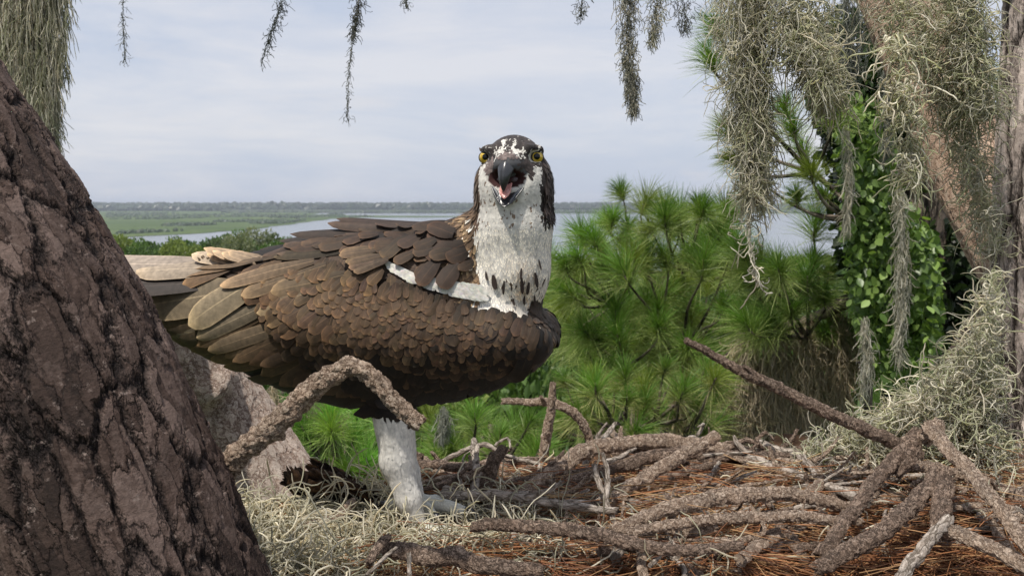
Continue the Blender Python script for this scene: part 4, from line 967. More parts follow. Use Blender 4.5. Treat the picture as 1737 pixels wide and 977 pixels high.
# --- face: beak, tongue, eyes (head pixel units around the beak base)
HO = W(876, 290, 0); FR = nrm(np.cross(np.array((0, 0, 1.0)), BL)) * -1.0
FR = BF if BF @ RGT > 0 else -BF; FN = BL; FU = np.array((0, 0, 1.0))
def Hp(x, y, z): return HO + (FR * np.asarray(x, float)[..., None] + FU * np.asarray(y, float)[..., None] + FN * np.asarray(z, float)[..., None]) * S_
def ring_loft(name, secs, mat, parent, nseg=20, sub=6, expo=2.0):
    """secs: (x, y, z, half width, half height, tilt in degrees) ; ellipse plane tilts from facing out (0) to facing down (90)"""
    S = catmull(np.array(secs, float)[:, :3], len(secs) * sub); A = catmull(np.array(secs, float)[:, 3:6], len(secs) * sub)
    ph = np.linspace(0, 2 * math.pi, nseg, endpoint=False); X = []
    for (x, y, z), (w_, h_, t_) in zip(S, A):
        cx = np.sign(np.cos(ph)) * np.abs(np.cos(ph)) ** (2 / expo) * w_; cy = np.sign(np.sin(ph)) * np.abs(np.sin(ph)) ** (2 / expo) * h_
        X.append(Hp(x + cx, y + cy * math.cos(R(t_)), z + cy * math.sin(R(t_))))
    X = np.array(X); n_ = len(X); i, j = np.meshgrid(np.arange(n_ - 1), np.arange(nseg), indexing='ij'); j2 = (j + 1) % nseg
    Q = np.stack([i * nseg + j, i * nseg + j2, (i + 1) * nseg + j2, (i + 1) * nseg + j], -1).reshape(-1, 4)
    V = X.reshape(-1, 3); V = np.vstack([V, X[-1].mean(0)]); jj = np.arange(nseg); T = np.stack([np.full(nseg, len(V) - 1), (n_ - 1) * nseg + jj, (n_ - 1) * nseg + (jj + 1) % nseg], -1)
    return mesh_obj(name, V, Q, mat, parent, T=T)
M_beak = plain('beak_horn', (.032, .033, .038), .28, .6, .0002, 300, .2)
M_cere = plain('beak_grey', (.11, .115, .13), .42, .5, .0002, 300)
M_mouth = plain('mouth_lining', (.045, .010, .012), .35, .5, .0003, 400, .3)
M_tongue = plain('tongue_pink', (.58, .27, .24), .3, .5, .0002, 400, .5)
M_iris = plain('iris_yellow', (.62, .42, .03), .12, .6, 0, 900, 1.0)
M_pupil = plain('pupil_black', (.003, .003, .003), .15, .4, 0, 100, 0.0)
M_lid = plain('eyelid_dark', (.02, .018, .018), .5, .4)
# upper half of the beak: cere, then the hook that drops over the mouth
bk_ = ring_loft('beak', [(0, 5, 56, 21, 20, -10), (0, 6, 72, 17, 17, 8), (-1, 3, 84, 14, 13, 28), (-2, -7, 93, 10.5, 10, 58), (-3, -20, 96, 7.2, 7, 82), (-4, -34, 93, 1.8, 2.6, 100)], M_beak, osprey, expo=1.55)
ring_loft('cere', [(0, 6, 50, 23, 22, -10), (0, 6, 62, 20.5, 20.5, 0), (0, 6, 73, 17.5, 17.5, 8)], M_cere, bk_ if False else osprey, expo=1.9)
for s in (-1, 1):
    nst = ring_loft('nostril', [(s * 13.5, 9, 78, 3.6, 1.5, 0), (s * 14.5, 8, 84, 3.2, 1.3, 0)], M_lid, osprey, nseg=10)
# lips: the grey edges of the gape running from each corner to the tip below
def tube_obj(name, pts, rad, mat, parent, sides=10, n=24):
    S = catmull(pts, n); rr = np.interp(np.linspace(0, 1, n), np.linspace(0, 1, len(rad)), rad); V, Q, Cv = tubes(S[None], rr[None], np.ones((1, 3)), sides); return mesh_obj(name, V, Q, mat, parent)
low = Acc()
# lower half of the beak: a trough open upwards
nu_, nv_ = 13, 14
Vt = []
for k in range(nv_):
    t = k / (nv_ - 1); zc = 58 + 34 * t ** .8; hw = 33 * (1 - t) ** .62 + 2.4; yt = -14 - 42 * t ** 1.25; dp = 7 + 12 * math.sin(math.pi * min(1, t * .9 + .1)) ** .8
    for q_ in np.linspace(-1, 1, nu_):
        Vt.append(Hp(hw * q_ - 2.5 * t, yt - dp * (1 - abs(q_) ** 2.4) * (.55 if t < .9 else .4), zc + (4 if abs(q_) < .6 else 0)))
Vt = np.array(Vt); i, j = np.meshgrid(np.arange(nv_ - 1), np.arange(nu_ - 1), indexing='ij'); b0 = i * nu_ + j; Qt = np.stack([b0, b0 + 1, b0 + nu_ + 1, b0 + nu_], -1).reshape(-1, 4)
lo_b = mesh_obj('lower_beak', Vt, Qt, M_beak, osprey); sm = lo_b.modifiers.new('thick', 'SOLIDIFY'); sm.thickness = 2.4 * S_; sm.offset = 0; sb = lo_b.modifiers.new('s', 'SUBSURF'); sb.levels = sb.render_levels = 1
for s in (-1, 1):
    tube_obj('gape_edge', [Hp(s * 30, -3, 62), Hp(s * 35, -12, 60), Hp(s * 30, -22, 66), Hp(s * 17 - 1, -35, 78), Hp(s * 4 - 2, -54, 90)], np.array((1.5, 2.6, 3.0, 2.4, 1.6)) * S_, M_cere, osprey)
# mouth lining, dark red
ring_loft('mouth', [(-2, -14, 52, 31, 14, 0), (-2, -16, 60, 28, 12, 4), (-2, -20, 66, 20, 10, 10)], M_mouth, osprey)
# tongue: curled up at both sides, its tip forward
nu_, nv_ = 9, 10; Vt = []
for k in range(nv_):
    t = k / (nv_ - 1); hw = 9.5 * math.sqrt(max(0, 1 - (max(0, t - .62) / .39) ** 2)) + .4
    for q_ in np.linspace(-1, 1, nu_): Vt.append(Hp(-2.5 + hw * q_, -26 - 21 * t ** 1.2 + 5 * abs(q_) ** 2 * (1 - .3 * t), 74 + 22 * t + 0 * q_))
Vt = np.array(Vt); i, j = np.meshgrid(np.arange(nv_ - 1), np.arange(nu_ - 1), indexing='ij'); b0 = i * nu_ + j; Qt = np.stack([b0, b0 + 1, b0 + nu_ + 1, b0 + nu_], -1).reshape(-1, 4)
tg = mesh_obj('tongue', Vt, Qt, M_tongue, osprey); sm = tg.modifiers.new('thick', 'SOLIDIFY'); sm.thickness = 3.2 * S_; sb = tg.modifiers.new('s', 'SUBSURF'); sb.levels = sb.render_levels = 1
def ball(name, c, r, mat, parent, seg=24, axis=None, cap=None, off=0):
    """sphere, or the spherical cap of half-angle cap round axis"""
    axis = nrm(np.array(axis if axis is not None else (0, 0, 1.0), float)); a = nrm(np.cross(axis, (.1, .2, 1.0))); b = np.cross(axis, a)
    th = np.linspace(0.001, cap or math.pi, seg // 2 + 1); ph = np.linspace(0, 2 * math.pi, seg, endpoint=False)
    V = np.array([c + (r + off) * (axis * math.cos(t) + (a * math.cos(p) + b * math.sin(p)) * math.sin(t)) for t in th for p in ph])
    i, j = np.meshgrid(np.arange(len(th) - 1), np.arange(seg), indexing='ij'); j2 = (j + 1) % seg
    return mesh_obj(name, V, np.stack([i * seg + j, i * seg + j2, (i + 1) * seg + j2, (i + 1) * seg + j], -1).reshape(-1, 4), mat, parent)
for (x, y, z, s) in ((-43, 20, 34, -1), (37.5, 20, 35, 1)):
    c0 = Hp(x, y, z); look = nrm(CAM - c0); axis = nrm(look * .80 + FR * s * .42)
    e = ball('eye', c0, 11.0 * S_, M_iris, osprey, axis=axis)
    pu = ball('pupil', c0, 11.0 * S_, M_pupil, osprey, axis=nrm(look * .93 + FR * s * .12 + FU * .08), cap=.46, off=.0002)
    pu.parent = e; pu.location = pu.location if False else (0, 0, 0); 
    # eye mesh is stored relative to the osprey, so the pupil keeps the same frame
    a_ = nrm(np.cross(axis, FU)); b2 = np.cross(a_, axis); ph = np.linspace(0, 2 * math.pi, 28)
    rim = np.array([c0 + axis * 4.6 * S_ + (a_ * math.cos(t) * 9.9 + b2 * math.sin(t) * 8.8) * S_ for t in ph])
    V, Q, Cv = tubes(rim[None], np.full((1, 28), 1.3 * S_), np.ones((1, 3)), 8); mesh_obj('eyelid', V, Q, M_lid, osprey)
    br_ = np.array([c0 + axis * 7.5 * S_ + (FR * (q_ * 8.0 - s * 2.5) + FU * (8.3 - 1.5 * abs(q_) + 3.4 * q_ * s)) * S_ + FN * (-abs(q_) * 1.5) * S_ for q_ in np.linspace(-1, 1, 14)])
    V, Q, Cv = tubes(br_[None], np.full((1, 14), 1.0) * 3.4 * S_ * np.sin(np.linspace(.08, 3.06, 14))[None], np.ones((1, 3)), 8); mesh_obj('brow', V, Q, M_lid, osprey)

# --- feet
M_foot = plain('foot_skin', (.55, .55, .50), .6, .4, .0009, 420)
M_claw = plain('claw', (.02, .02, .024), .3, .6, .0001, 300)
def foot(px, py, c, toes):
    o_ = W(px, py, c); Vs, Qs, n0 = [], [], 0; cl = []
    for (dx, dy, dc, L_, r_) in toes:
        dv = nrm(BF * dx + FU * dy + BL * dc) * L_ * S_
        p_ = [o_ + FU * 14 * S_, o_ + dv * .3 + FU * 9 * S_, o_ + dv * .65 + FU * 7 * S_, o_ + dv + FU * 1 * S_]
        v, q, t, _ = limb(p_, np.array([r_ * 1.25, r_, r_ * .95, r_ * .72]) * S_, seg=.0022, sides=14, rough=.09, nscale=2.2, seed=int(dx * 10 + 50)); Vs.append(v); Qs.append((q, t, n0)); n0 += len(v)
        e_ = o_ + dv; f_ = nrm(dv); cl.append(([e_ - f_ * 3 * S_ + FU * 3 * S_, e_ + f_ * 10 * S_ + FU * 5 * S_, e_ + f_ * 19 * S_ - FU * 4 * S_, e_ + f_ * 22 * S_ - FU * 15 * S_], np.array((6, 5, 3, .6)) * S_))
    f = mesh_obj('foot', np.vstack(Vs), np.vstack([q + n_ for q, t, n_ in Qs]), M_foot, osprey, T=np.vstack([t + n_ for q, t, n_ in Qs]))
    for p_, r2 in cl:
        V, Q, _ = tubes(catmull(p_, 12)[None], np.interp(np.linspace(0, 1, 12), np.linspace(0, 1, 4), r2)[None], np.ones((1, 3)), 8)
        k = mesh_obj('claw', V, Q, M_claw, osprey); k.parent = f
foot(722, 898, 34, [(1, .02, .15, 80, 15), (.75, -.1, .8, 60, 14), (.9, 0, -.6, 62, 12), (-.8, -.1, .3, 44, 11)])
foot(698, 872, -36, [(1, 0, .1, 88, 12), (.7, 0, .7, 56, 11), (.9, 0, -.6, 60, 11), (-1, 0, .1, 56, 12)])
# ------------------------------------------------------------------ big trunks and limbs round the nest
T = limb_obj('pine_tree', [P(-520, -420, .95), P(-236, 60, .93), P(-58, 380, .90), P(92, 660, .88), P(290, 1130, .86), P(440, 1500, .85)], [.088, .098, .108, .112, .110, .110], M_trunk, seg=.0035, sides=380, rough=.022, nscale=1.6, knots=0, seed=3)
tag(T, 'thick dark rough-barked pine trunk leaning in from the upper corner', 'tree trunk')
T2 = limb_obj('pine_limb', [P(40, 540, 1.04), P(190, 545, 1.27), P(308, 625, 1.42), P(398, 730, 1.48), P(475, 850, 1.48), P(560, 1010, 1.45)], [.07, .074, .076, .076, .076, .078], M_limb, seg=.005, sides=160, rough=.02, nscale=1.6, knots=3, seed=8)
tag(T2, 'pale thick pine limb with flaky bark rising behind the tail of the osprey', 'tree limb')
T3 = limb_obj('pine_tree', [P(1778, -300, 1.45), P(1763, 200, 1.42), P(1752, 600, 1.40), P(1770, 900, 1.38), P(1800, 1500, 1.36)], [.050, .055, .060, .066, .07], M_rtrunk, seg=.005, sides=160, rough=.05, seed=12)
tag(T3, 'upright grey pine trunk cut off by the edge on the side opposite the leaning trunk', 'tree trunk')
T4 = limb_obj('pine_limb', [P(1450, -160, 2.0), P(1550, 60, 1.92), P(1632, 240, 1.85), P(1735, 430, 1.72), P(1830, 560, 1.6)], [.072, .078, .084, .088, .09], M_limb2, seg=.006, sides=140, rough=.05, seed=15)
tag(T4, 'peach coloured sunlit pine limb under the moss curtain beside the grey trunk', 'tree limb')
# low shoot of loose bark at the foot of the dark trunk
sk = limb_obj('bark_strip', [P(-35, 800, .84), P(8, 872, .83), P(45, 945, .82), P(85, 1020, .81)], [.009, .010, .011, .010], M_rtrunk, seg=.003, sides=30, rough=.25, flat=.5, seed=4)
tag(sk, 'pale splinter of bark along the lower edge of the dark leaning trunk', 'bark strip')

# ------------------------------------------------------------------ the nest
def nest_top(x, y):
    """height of the nest surface (metres above the camera's level, negative)"""
    r = np.hypot((x - .28) / .63, (y - 1.02) / .385)
    return -.435 + .022 * np.clip(r, 0, 1.2) ** 2.5 - 1.4 * np.clip(r - 1.0, 0, 9) ** 1.2 + .028 * vnoise(np.stack([x * 9, y * 9, x * 0], -1)) + .012 * vnoise(np.stack([x * 28, y * 28, x * 0], -1)) + .03 * np.exp(-(((x - .55) / .18) ** 2 + ((y - 1.2) / .2) ** 2))
nx, ny = 240, 160
X, Y = np.meshgrid(np.linspace(-.75, 1.05, nx), np.linspace(.5, 1.6, ny), indexing='ij')
Z = 20 + nest_top(X, Y); V = np.stack([X, Y, Z], -1).reshape(-1, 3)
i, j = np.meshgrid(np.arange(nx - 1), np.arange(ny - 1), indexing='ij'); b0 = i * ny + j
rr_ = np.hypot((X - .28) / .70, (Y - 1.02) / .44)[:-1, :-1].ravel() < 1.15
M_debris = plain('nest_debris', (.075, .045, .028), .95, .1, .01, 60)
nb = mesh_obj('nest', V, np.stack([b0, b0 + ny, b0 + ny + 1, b0 + 1], -1).reshape(-1, 4)[rr_], M_debris)
sd = nb.modifiers.new('t', 'SOLIDIFY'); sd.thickness = .12; sd.offset = -1
tag(nb, 'broad brown bed of packed nest debris that the osprey stands on', 'nest')
def on_nest(px, py, up=0.0):
    """drop photograph pixels onto the nest surface"""
    r_ = ray(px, py); t = np.full(np.shape(px), .6)
    for k in range(240):
        p = CAM + r_ * t[..., None]; t = np.where(p[..., 2] > 20 + nest_top(p[..., 0], p[..., 1]) + up, t + .006, t)
    return CAM + r_ * np.minimum(t, 1.9)[..., None]

def stick(name, label, pts, r, mat, group=None, seg=.0022, sides=18, rough=.16, knots=4, seed=0, jag=.5, extra=(), cat='stick', **kw):
    rad = [x * p[2] / F * .76 for x, p in zip(r, pts)]; ex = [([P(*p) for p in e[0]], [x * p[2] / F * .86 for x, p in zip(e[1], e[0])], {'scaly': 0}) for e in extra]
    pts = [P(*p) for p in pts]; kw.setdefault('scaly', .16); kw.setdefault('wob', .45); sides = max(sides, 28)
    o = limb_obj(name, pts, rad, mat, seg=seg, sides=sides, rough=rough, knots=knots, seed=seed, jag=jag, extra=ex, nscale=1.4, **kw)
    tag(o, label, cat, group); return o
GS = 'larger sticks built into the nest'
M_cut = plain('broken_wood', (.10, .045, .03), .85, .2, .002, 300)
b1 = stick('broken_branch', 'thick broken branch bent like an elbow in front of the belly of the osprey', [(340, 830, .93), (385, 790, .92), (440, 740, .90), (520, 672, .88), (570, 634, .87), (600, 623, .87), (632, 645, .87), (668, 682, .87), (714, 718, .87)], [25, 25, 24, 23, 20, 17.5, 17, 17, 16], M_stick, seg=.0012, sides=80, scaly=.26, rough=.12, knots=16, seed=5, jag=.3, cat='branch')
e0 = P(714, 718, .87); dr = nrm(P(714, 718, .87) - P(668, 682, .87)); a_ = nrm(np.cross(dr, UPV)); b2 = np.cross(a_, dr); ph = np.linspace(0, 6.283, 20, endpoint=False)
Vc = np.vstack([e0 + dr * .001 + (a_ * np.cos(t) + b2 * np.sin(t)) * .0072 * (1 + .15 * math.sin(5 * t)) for t in ph] + [e0 - dr * .006])
ce = mesh_obj('broken_end', Vc - P(340, 830, .93), None, M_cut, T=np.array([[k, (k + 1) % 20, 20] for k in range(20)]), origin=(0, 0, 0)); ce.parent = b1
stick('dead_branch', 'long bare diagonal stick pointing up over the nest towards the pines', [(1163, 577, 1.12), (1215, 604, 1.13), (1262, 632, 1.14), (1300, 650, 1.15), (1400, 697, 1.17), (1515, 750, 1.2), (1560, 775, 1.22)], [6.5, 8, 10, 11, 12.5, 14, 14], M_stick_d, seed=9, knots=10, sides=26, seg=.0025, extra=[([(1300, 650, 1.15), (1275, 640, 1.13), (1256, 634, 1.12)], [7, 6, 3.5]), ([(1290, 646, 1.14), (1272, 628, 1.13), (1262, 622, 1.12)], [6, 4.5, 3])], group=GS)
stick('stick', 'short upright pinkish stick standing on the nest rim', [(939, 650, 1.34), (934, 700, 1.35), (926, 745, 1.36), (922, 795, 1.37)], [6, 9, 10, 11], M_stick, seed=10, group=GS)
stick('stick', 'curved stick crossing behind the upright pinkish one', [(852, 680, 1.42), (890, 681, 1.42), (930, 682, 1.40), (965, 694, 1.40), (990, 720, 1.41), (1003, 760, 1.42)], [6, 7, 9, 9.5, 9, 8], M_stick, seed=11, group=GS, extra=[([(925, 684, 1.4), (918, 672, 1.38)], [5, 2.5])])
stick('rim_log', 'long pale log arching along the far rim of the nest', [(880, 850, 1.18), (930, 808, 1.24), (985, 770, 1.28), (1060, 752, 1.32), (1150, 750, 1.34), (1250, 765, 1.34), (1350, 776, 1.32), (1440, 790, 1.3), (1530, 792, 1.26)], [17, 17, 17, 15, 16, 14, 14, 14, 13], M_stick, seed=12, knots=14, sides=34, seg=.0025, group=GS, cat='log')
stick('stick', 'stout stick lying diagonally on the pine straw, its cut end raised', [(1035, 852, 1.16), (1085, 815, 1.18), (1150, 777, 1.2), (1217, 738, 1.22)], [15, 14, 13, 12], M_stick, seed=13, knots=7, sides=30, group=GS, jag=.2)
stick('stick', 'thick level stick at the back of the nest right of the white leg', [(700, 796, 1.42), (760, 792, 1.43), (850, 790, 1.43), (935, 786, 1.42), (1010, 790, 1.4)], [13, 13, 13, 12, 12], M_stick, seed=14, knots=8, sides=26, group=GS)
stick('stick', 'reddish stick lying under the level stick behind the white leg', [(760, 808, 1.38), (860, 812, 1.38), (960, 806, 1.36), (1050, 800, 1.33)], [9, 10, 9, 8], M_stick_d, seed=44, knots=5, group=GS)
stick('stump_twig', 'short dark broken twig standing behind the white leg', [(708, 770, 1.34), (707, 795, 1.34), (712, 825, 1.34)], [11, 13, 11], M_stick_d, seed=15, group=GS)
stick('stick', 'dark snapped stick slanting up from the moss behind the feet', [(812, 838, 1.22), (833, 797, 1.22), (856, 758, 1.22)], [14, 13, 10], M_stick_d, seed=16, group=GS, extra=[([(830, 803, 1.22), (832, 780, 1.2), (836, 768, 1.2)], [8, 7, 5])])
stick('grey_twig', 'forked grey twig leaning in the middle of the pine straw', [(1022, 768, 1.13), (1031, 805, 1.12), (1029, 850, 1.1), (1047, 893, 1.08)], [3.5, 5, 5.5, 5], M_stick_g, seed=17, rough=.2, group=GS, extra=[([(1008, 788, 1.14), (1013, 812, 1.13), (1026, 838, 1.11)], [5.5, 5, 4]), ([(1027, 782, 1.13), (1052, 774, 1.14), (1078, 760, 1.15)], [4, 3.5, 2])], cat='twig')
stick('stick', 'scaly stick lying just under the long pale rim log', [(925, 838, 1.2), (985, 810, 1.22), (1050, 792, 1.25), (1110, 772, 1.27), (1190, 768, 1.27)], [10, 11, 13, 14, 13], M_stick_d, seed=18, knots=9, sides=26, group=GS)
stick('stick', 'knobbly pale log half buried in the straw across the middle of the nest', [(1040, 900, 1.0), (1120, 866, 1.04), (1230, 842, 1.08), (1330, 838, 1.1), (1450, 862, 1.1)], [11, 15, 16, 14, 11], M_stick, seed=19, knots=16, sides=34, rough=.2, group=GS)
stick('stick', 'bark-scaled log below the knobbly pale one', [(1060, 905, .98), (1180, 884, 1.02), (1320, 876, 1.03), (1460, 884, 1.05)], [9, 11, 11, 9], M_stick, seed=20, knots=12, sides=30, rough=.2, group=GS)
stick('stick', 'dark shaded log along the near edge of the straw', [(800, 890, 1.0), (900, 892, 1.0), (1020, 908, .98), (1130, 930, .96), (1260, 925, .95)], [11, 13, 14, 12, 9], M_stick_d, seed=21, knots=9, sides=30, group=GS)
stick('stick', 'dark log lying in front of the gripping foot', [(640, 930, .96), (720, 940, .95), (820, 955, .93), (920, 970, .92)], [17, 19, 17, 13], M_stick_d, seed=22, knots=9, sides=34, group=GS)
stick('stick', 'short orange-brown twig poking from the moss below the feet', [(625, 955, .92), (645, 925, .94), (660, 908, .95)], [8, 9, 6], M_stick_d, seed=23, group=GS)
stick('stick', 'slanting stick from the knot to the near edge, nearest to the straw', [(1392, 942, 1.0), (1440, 872, 1.05), (1492, 808, 1.1), (1530, 768, 1.13), (1556, 738, 1.15)], [15, 14.5, 14, 15, 17], M_stick_d, seed=24, knots=9, sides=30, group=GS)
stick('stick', 'thick pale-ended stick lying low from the knot to the near edge', [(1382, 962, .96), (1425, 945, .97), (1508, 889, 1.0), (1560, 845, 1.04), (1590, 800, 1.07)], [14, 18, 18.5, 17, 16], M_stick_d, seed=25, knots=9, sides=34, group=GS)
stick('stick', 'long stick running from the knot down to the frame edge, pale and scaly', [(1575, 722, 1.12), (1622, 775, 1.06), (1672, 832, 1.0), (1723, 898, .95), (1790, 985, .9)], [15, 14, 14, 15, 16], M_stick, seed=26, knots=12, sides=34, group=GS)
stick('stick', 'stick running level behind the long scaly one beside the grey trunk', [(1545, 790, 1.18), (1634, 806, 1.16), (1732, 846, 1.12), (1800, 880, 1.1)], [11, 13, 12, 12], M_stick, seed=27, knots=6, sides=26, group=GS)
stick('stick', 'upright thick stick standing below the knot of sticks', [(1602, 802, 1.06), (1598, 845, 1.03), (1590, 905, .99)], [18, 19, 17], M_stick_d, seed=28, knots=7, sides=34, group=GS)
stick('stick', 'stick slanting down to the corner below the upright thick one', [(1590, 895, .97), (1665, 922, .93), (1745, 965, .88), (1800, 990, .86)], [14, 15, 16, 16], M_stick, seed=29, knots=9, sides=34, group=GS)
stick('stick', 'speckled grey stick coming up from the near edge below the knot', [(1515, 1000, .88), (1545, 955, .91), (1575, 920, .94), (1608, 880, .97)], [12, 13, 13, 12], M_stick_g, seed=30, knots=7, sides=30, group=GS)
stick('thorny_twig', 'thin dark twig reaching up towards the grey trunk', [(1620, 742, 1.25), (1655, 732, 1.24), (1672, 712, 1.23), (1684, 686, 1.22)], [6, 6, 5, 2.5], M_stick_d, seed=31, group=GS, extra=[([(1668, 716, 1.23), (1690, 720, 1.22)], [3.5, 2])], cat='twig')
stick('knot', 'gnarled knot of bark where the sticks on the nest cross', [(1520, 805, 1.12), (1540, 782, 1.12), (1552, 752, 1.13), (1556, 728, 1.14)], [10, 15, 16, 9], M_stick_d, seed=32, rough=.35, knots=14, sides=40, group=GS)
stick('knot', 'pale rounded stub end beside the gnarled knot', [(1570, 745, 1.13), (1585, 726, 1.12), (1592, 712, 1.12)], [14, 16, 8], M_stick, seed=33, rough=.25, knots=9, sides=36, group=GS)
stick('stick', 'short stick on the left nest edge leaning on the pale limb', [(438, 925, 1.12), (450, 885, 1.14), (470, 852, 1.16)], [12, 13, 8], M_stick, seed=34, group=GS)
stick('stick', 'pale stick lying flat in the moss between the stump and the rotten wood', [(450, 950, 1.0), (500, 905, 1.06), (560, 880, 1.1), (600, 850, 1.15)], [9, 11, 10, 8], M_stick, seed=35, group=GS)
stick('straw_twig', 'thin straight tan twig leaning in the moss below the feet', [(622, 975, .90), (645, 952, .91), (672, 928, .92)], [3, 3.5, 3], M_stick_g, seed=36, cat='twig')
stick('straw_twig', 'thin short grey twig standing upright in front of the dark log', [(694, 990, .88), (694, 962, .89), (693, 938, .89)], [4, 4, 4], M_stick_g, seed=37, cat='twig')
stick('rotten_wood', 'dark crumbling slab of rotten wood with an orange ridge, left of the white leg', [(488, 812, 1.22), (530, 822, 1.22), (585, 838, 1.21), (650, 862, 1.2)], [13, 27, 32, 22], M_rot, seed=38, rough=.55, knots=20, sides=70, seg=.002, jag=1.2, cat='wood', extra=[([(530, 788, 1.24), (560, 800, 1.24), (610, 828, 1.23)], [9, 12, 9]), ([(498, 806, 1.2), (507, 825, 1.19)], [14, 12])])
stick('broken_stump', 'broken stump of wood with a raw orange inside beside the dark trunk', [(452, 935, 1.10), (462, 900, 1.12), (482, 862, 1.14)], [24, 22, 10], M_raw, seed=39, rough=.45, knots=16, sides=60, seg=.002, jag=1.4, cat='wood')
# thinner twigs filling the wall of the nest
g = np.random.default_rng(200)
spots = [('in the straw left of the forked grey twig', [(880, 850), (1000, 820), (1010, 880), (890, 900)]), ('in the straw right of the forked grey twig', [(1060, 820), (1200, 810), (1200, 870), (1060, 880)]),
         ('in the straw at the middle of the nest', [(1200, 810), (1350, 810), (1350, 870), (1200, 870)]), ('in the straw just before the knot of sticks', [(1350, 810), (1480, 810), (1460, 880), (1350, 880)]),
         ('near the edge right of the dark log', [(930, 920), (1080, 920), (1080, 980), (930, 980)]), ('at the bottom of the nest under the bark-scaled log', [(1080, 900), (1230, 900), (1230, 980), (1080, 980)]),
         ('at the bottom of the nest left of the low slanting sticks', [(1230, 890), (1390, 890), (1380, 980), (1230, 980)]), ('between the crossing sticks under the knot', [(1480, 840), (1590, 830), (1580, 960), (1460, 970)]),
         ('right of the upright thick stick', [(1620, 830), (1720, 860), (1720, 960), (1620, 930)]), ('in the moss at the foot of the grey trunk', [(1610, 720), (1700, 720), (1737, 830), (1640, 820)]),
         ('under the long rim log', [(1000, 790), (1400, 790), (1400, 815), (1000, 815)]), ('in the litter behind the feet', [(740, 812), (930, 800), (940, 850), (760, 860)])]
tones = [('brown', M_stick_d), ('tan', M_stick), ('grey', M_stick_g)]
for zi, (sp_, zn) in enumerate(spots):
    for ti, (tn, mt) in enumerate(tones):
        for k, ad in enumerate(['thin', 'stubby', 'crooked', 'stout', 'long']):
            q = sample_poly(zn, 1, g); c0 = on_nest(q[:, 0], q[:, 1], .005)[0] + (0, 0, g.uniform(.012, .034)); an = g.uniform(-.75, .75) + (math.pi / 2 if g.random() < .25 else 0)
            L_ = {'thin': g.uniform(.06, .11), 'stubby': g.uniform(.018, .03), 'crooked': g.uniform(.05, .08), 'stout': g.uniform(.045, .08), 'long': g.uniform(.09, .14)}[ad]; r_ = {'thin': .0022, 'stubby': .0044, 'crooked': .0034, 'stout': .0062, 'long': .0055}[ad] * g.uniform(.85, 1.2)
            dv = np.array((math.cos(an), math.sin(an) * .8, g.uniform(-.06, .22))) * L_
            bow = g.normal(0, {'crooked': .016}.get(ad, .005), 3); ex = []
            if ad in ('crooked', 'thin', 'long'): ex = [([c0 + bow, c0 + bow + dv * .25 + (0, 0, .012), c0 + dv * .4 + (0, g.uniform(-.02, .02), .028)], [r_ * .6, r_ * .5, r_ * .3], {})]
            o = limb_obj('twig', [c0 - dv, c0 + bow - dv * .3, c0 + bow * .4 + dv * .3, c0 + dv], [r_, r_ * .95, r_ * .85, r_ * .65], mt, seg=.003, sides=14, rough=.2, knots=4, seed=300 + zi * 20 + ti * 5 + k, jag=.6, extra=ex, scaly=.1, wob=.5)
            tag(o, f'{ad} {tn} twig {sp_}', 'twig', 'small twigs packed into the nest')

# pine straw: rust coloured fallen needles, far too many to count
def straw(poly, n, L, r, cols, seed, angm=0.0, angs=.35, zup=.02, name='pine_straw', bend=.12, pitch=.08):
    g = np.random.default_rng(seed); q = sample_poly(poly, n, g); c0 = on_nest(q[:, 0], q[:, 1], .004) + np.array((0, 0, 1.0)) * (np.abs(g.normal(0, zup, n)))[:, None]
    an = g.normal(angm, angs, n) + np.where(g.random(n) < .18, g.uniform(-1.5, 1.5, n), 0); LL = L * g.uniform(.5, 1.2, n)
    d = np.stack([np.cos(an), np.sin(an), g.normal(0, pitch, n)], -1); K = 7; t = np.linspace(-.5, .5, K)
    bv = nrm(g.normal(size=(n, 3)) * np.array((.7, .7, .5))) * (LL * g.uniform(-bend, bend, n) * 1.2)[:, None]
    S = c0[:, None] + d[:, None] * (LL[:, None] * t)[..., None] + bv[:, None] * (4 * t ** 2 - .5)[None, :, None]
    rr = np.full((n, K), r) * g.uniform(.7, 1.2, (n, 1)); rr[:, -1] *= .3
    cc = np.array(cols)[g.integers(0, len(cols), n)] * g.uniform(.7, 1.25, (n, 1)); return tubes(S, rr, cc, 3)
RUST = [(.36, .15, .065), (.42, .21, .10), (.26, .10, .05), (.46, .30, .16), (.20, .085, .045), (.50, .36, .21), (.17, .10, .07)]
TANS = [(.42, .27, .14), (.36, .21, .10), (.28, .15, .08), (.50, .36, .2)]
ac = Acc()
for args in [(([(700, 812), (900, 800), (1010, 800), (1200, 790), (1500, 800), (1480, 850), (1100, 850), (720, 850)]), 2600, .17, .00066, RUST[:5], 401, 0, .22, .006),
             (([(900, 850), (1100, 815), (1400, 830), (1440, 900), (1300, 930), (1000, 900)]), 2100, .17, .00066, RUST[:4] + TANS, 402, .15, .45, .016),
             (([(900, 930), (1300, 900), (1737, 870), (1737, 990), (850, 990)]), 2400, .18, .00064, [(.34, .15, .065), (.24, .10, .045), (.44, .26, .13), (.16, .08, .05)], 403, -.2, .7, .016),
             (([(620, 950), (1000, 930), (1000, 990), (620, 990)]), 700, .15, .0006, RUST, 404, -.3, .5, .012),
             (([(1500, 780), (1737, 740), (1737, 900), (1560, 900)]), 900, .15, .0006, RUST + TANS, 405, -.6, .8, .02)]:
    V, Q, C = straw(*args); ac.add(V, Q, C=C)
o = ac.obj('pine_straw', M_dry); tag(o, 'rust coloured fallen pine needles covering the nest', 'pine straw', kind='stuff')
ac = Acc(); g = np.random.default_rng(500)    # bits of bark and crumbs
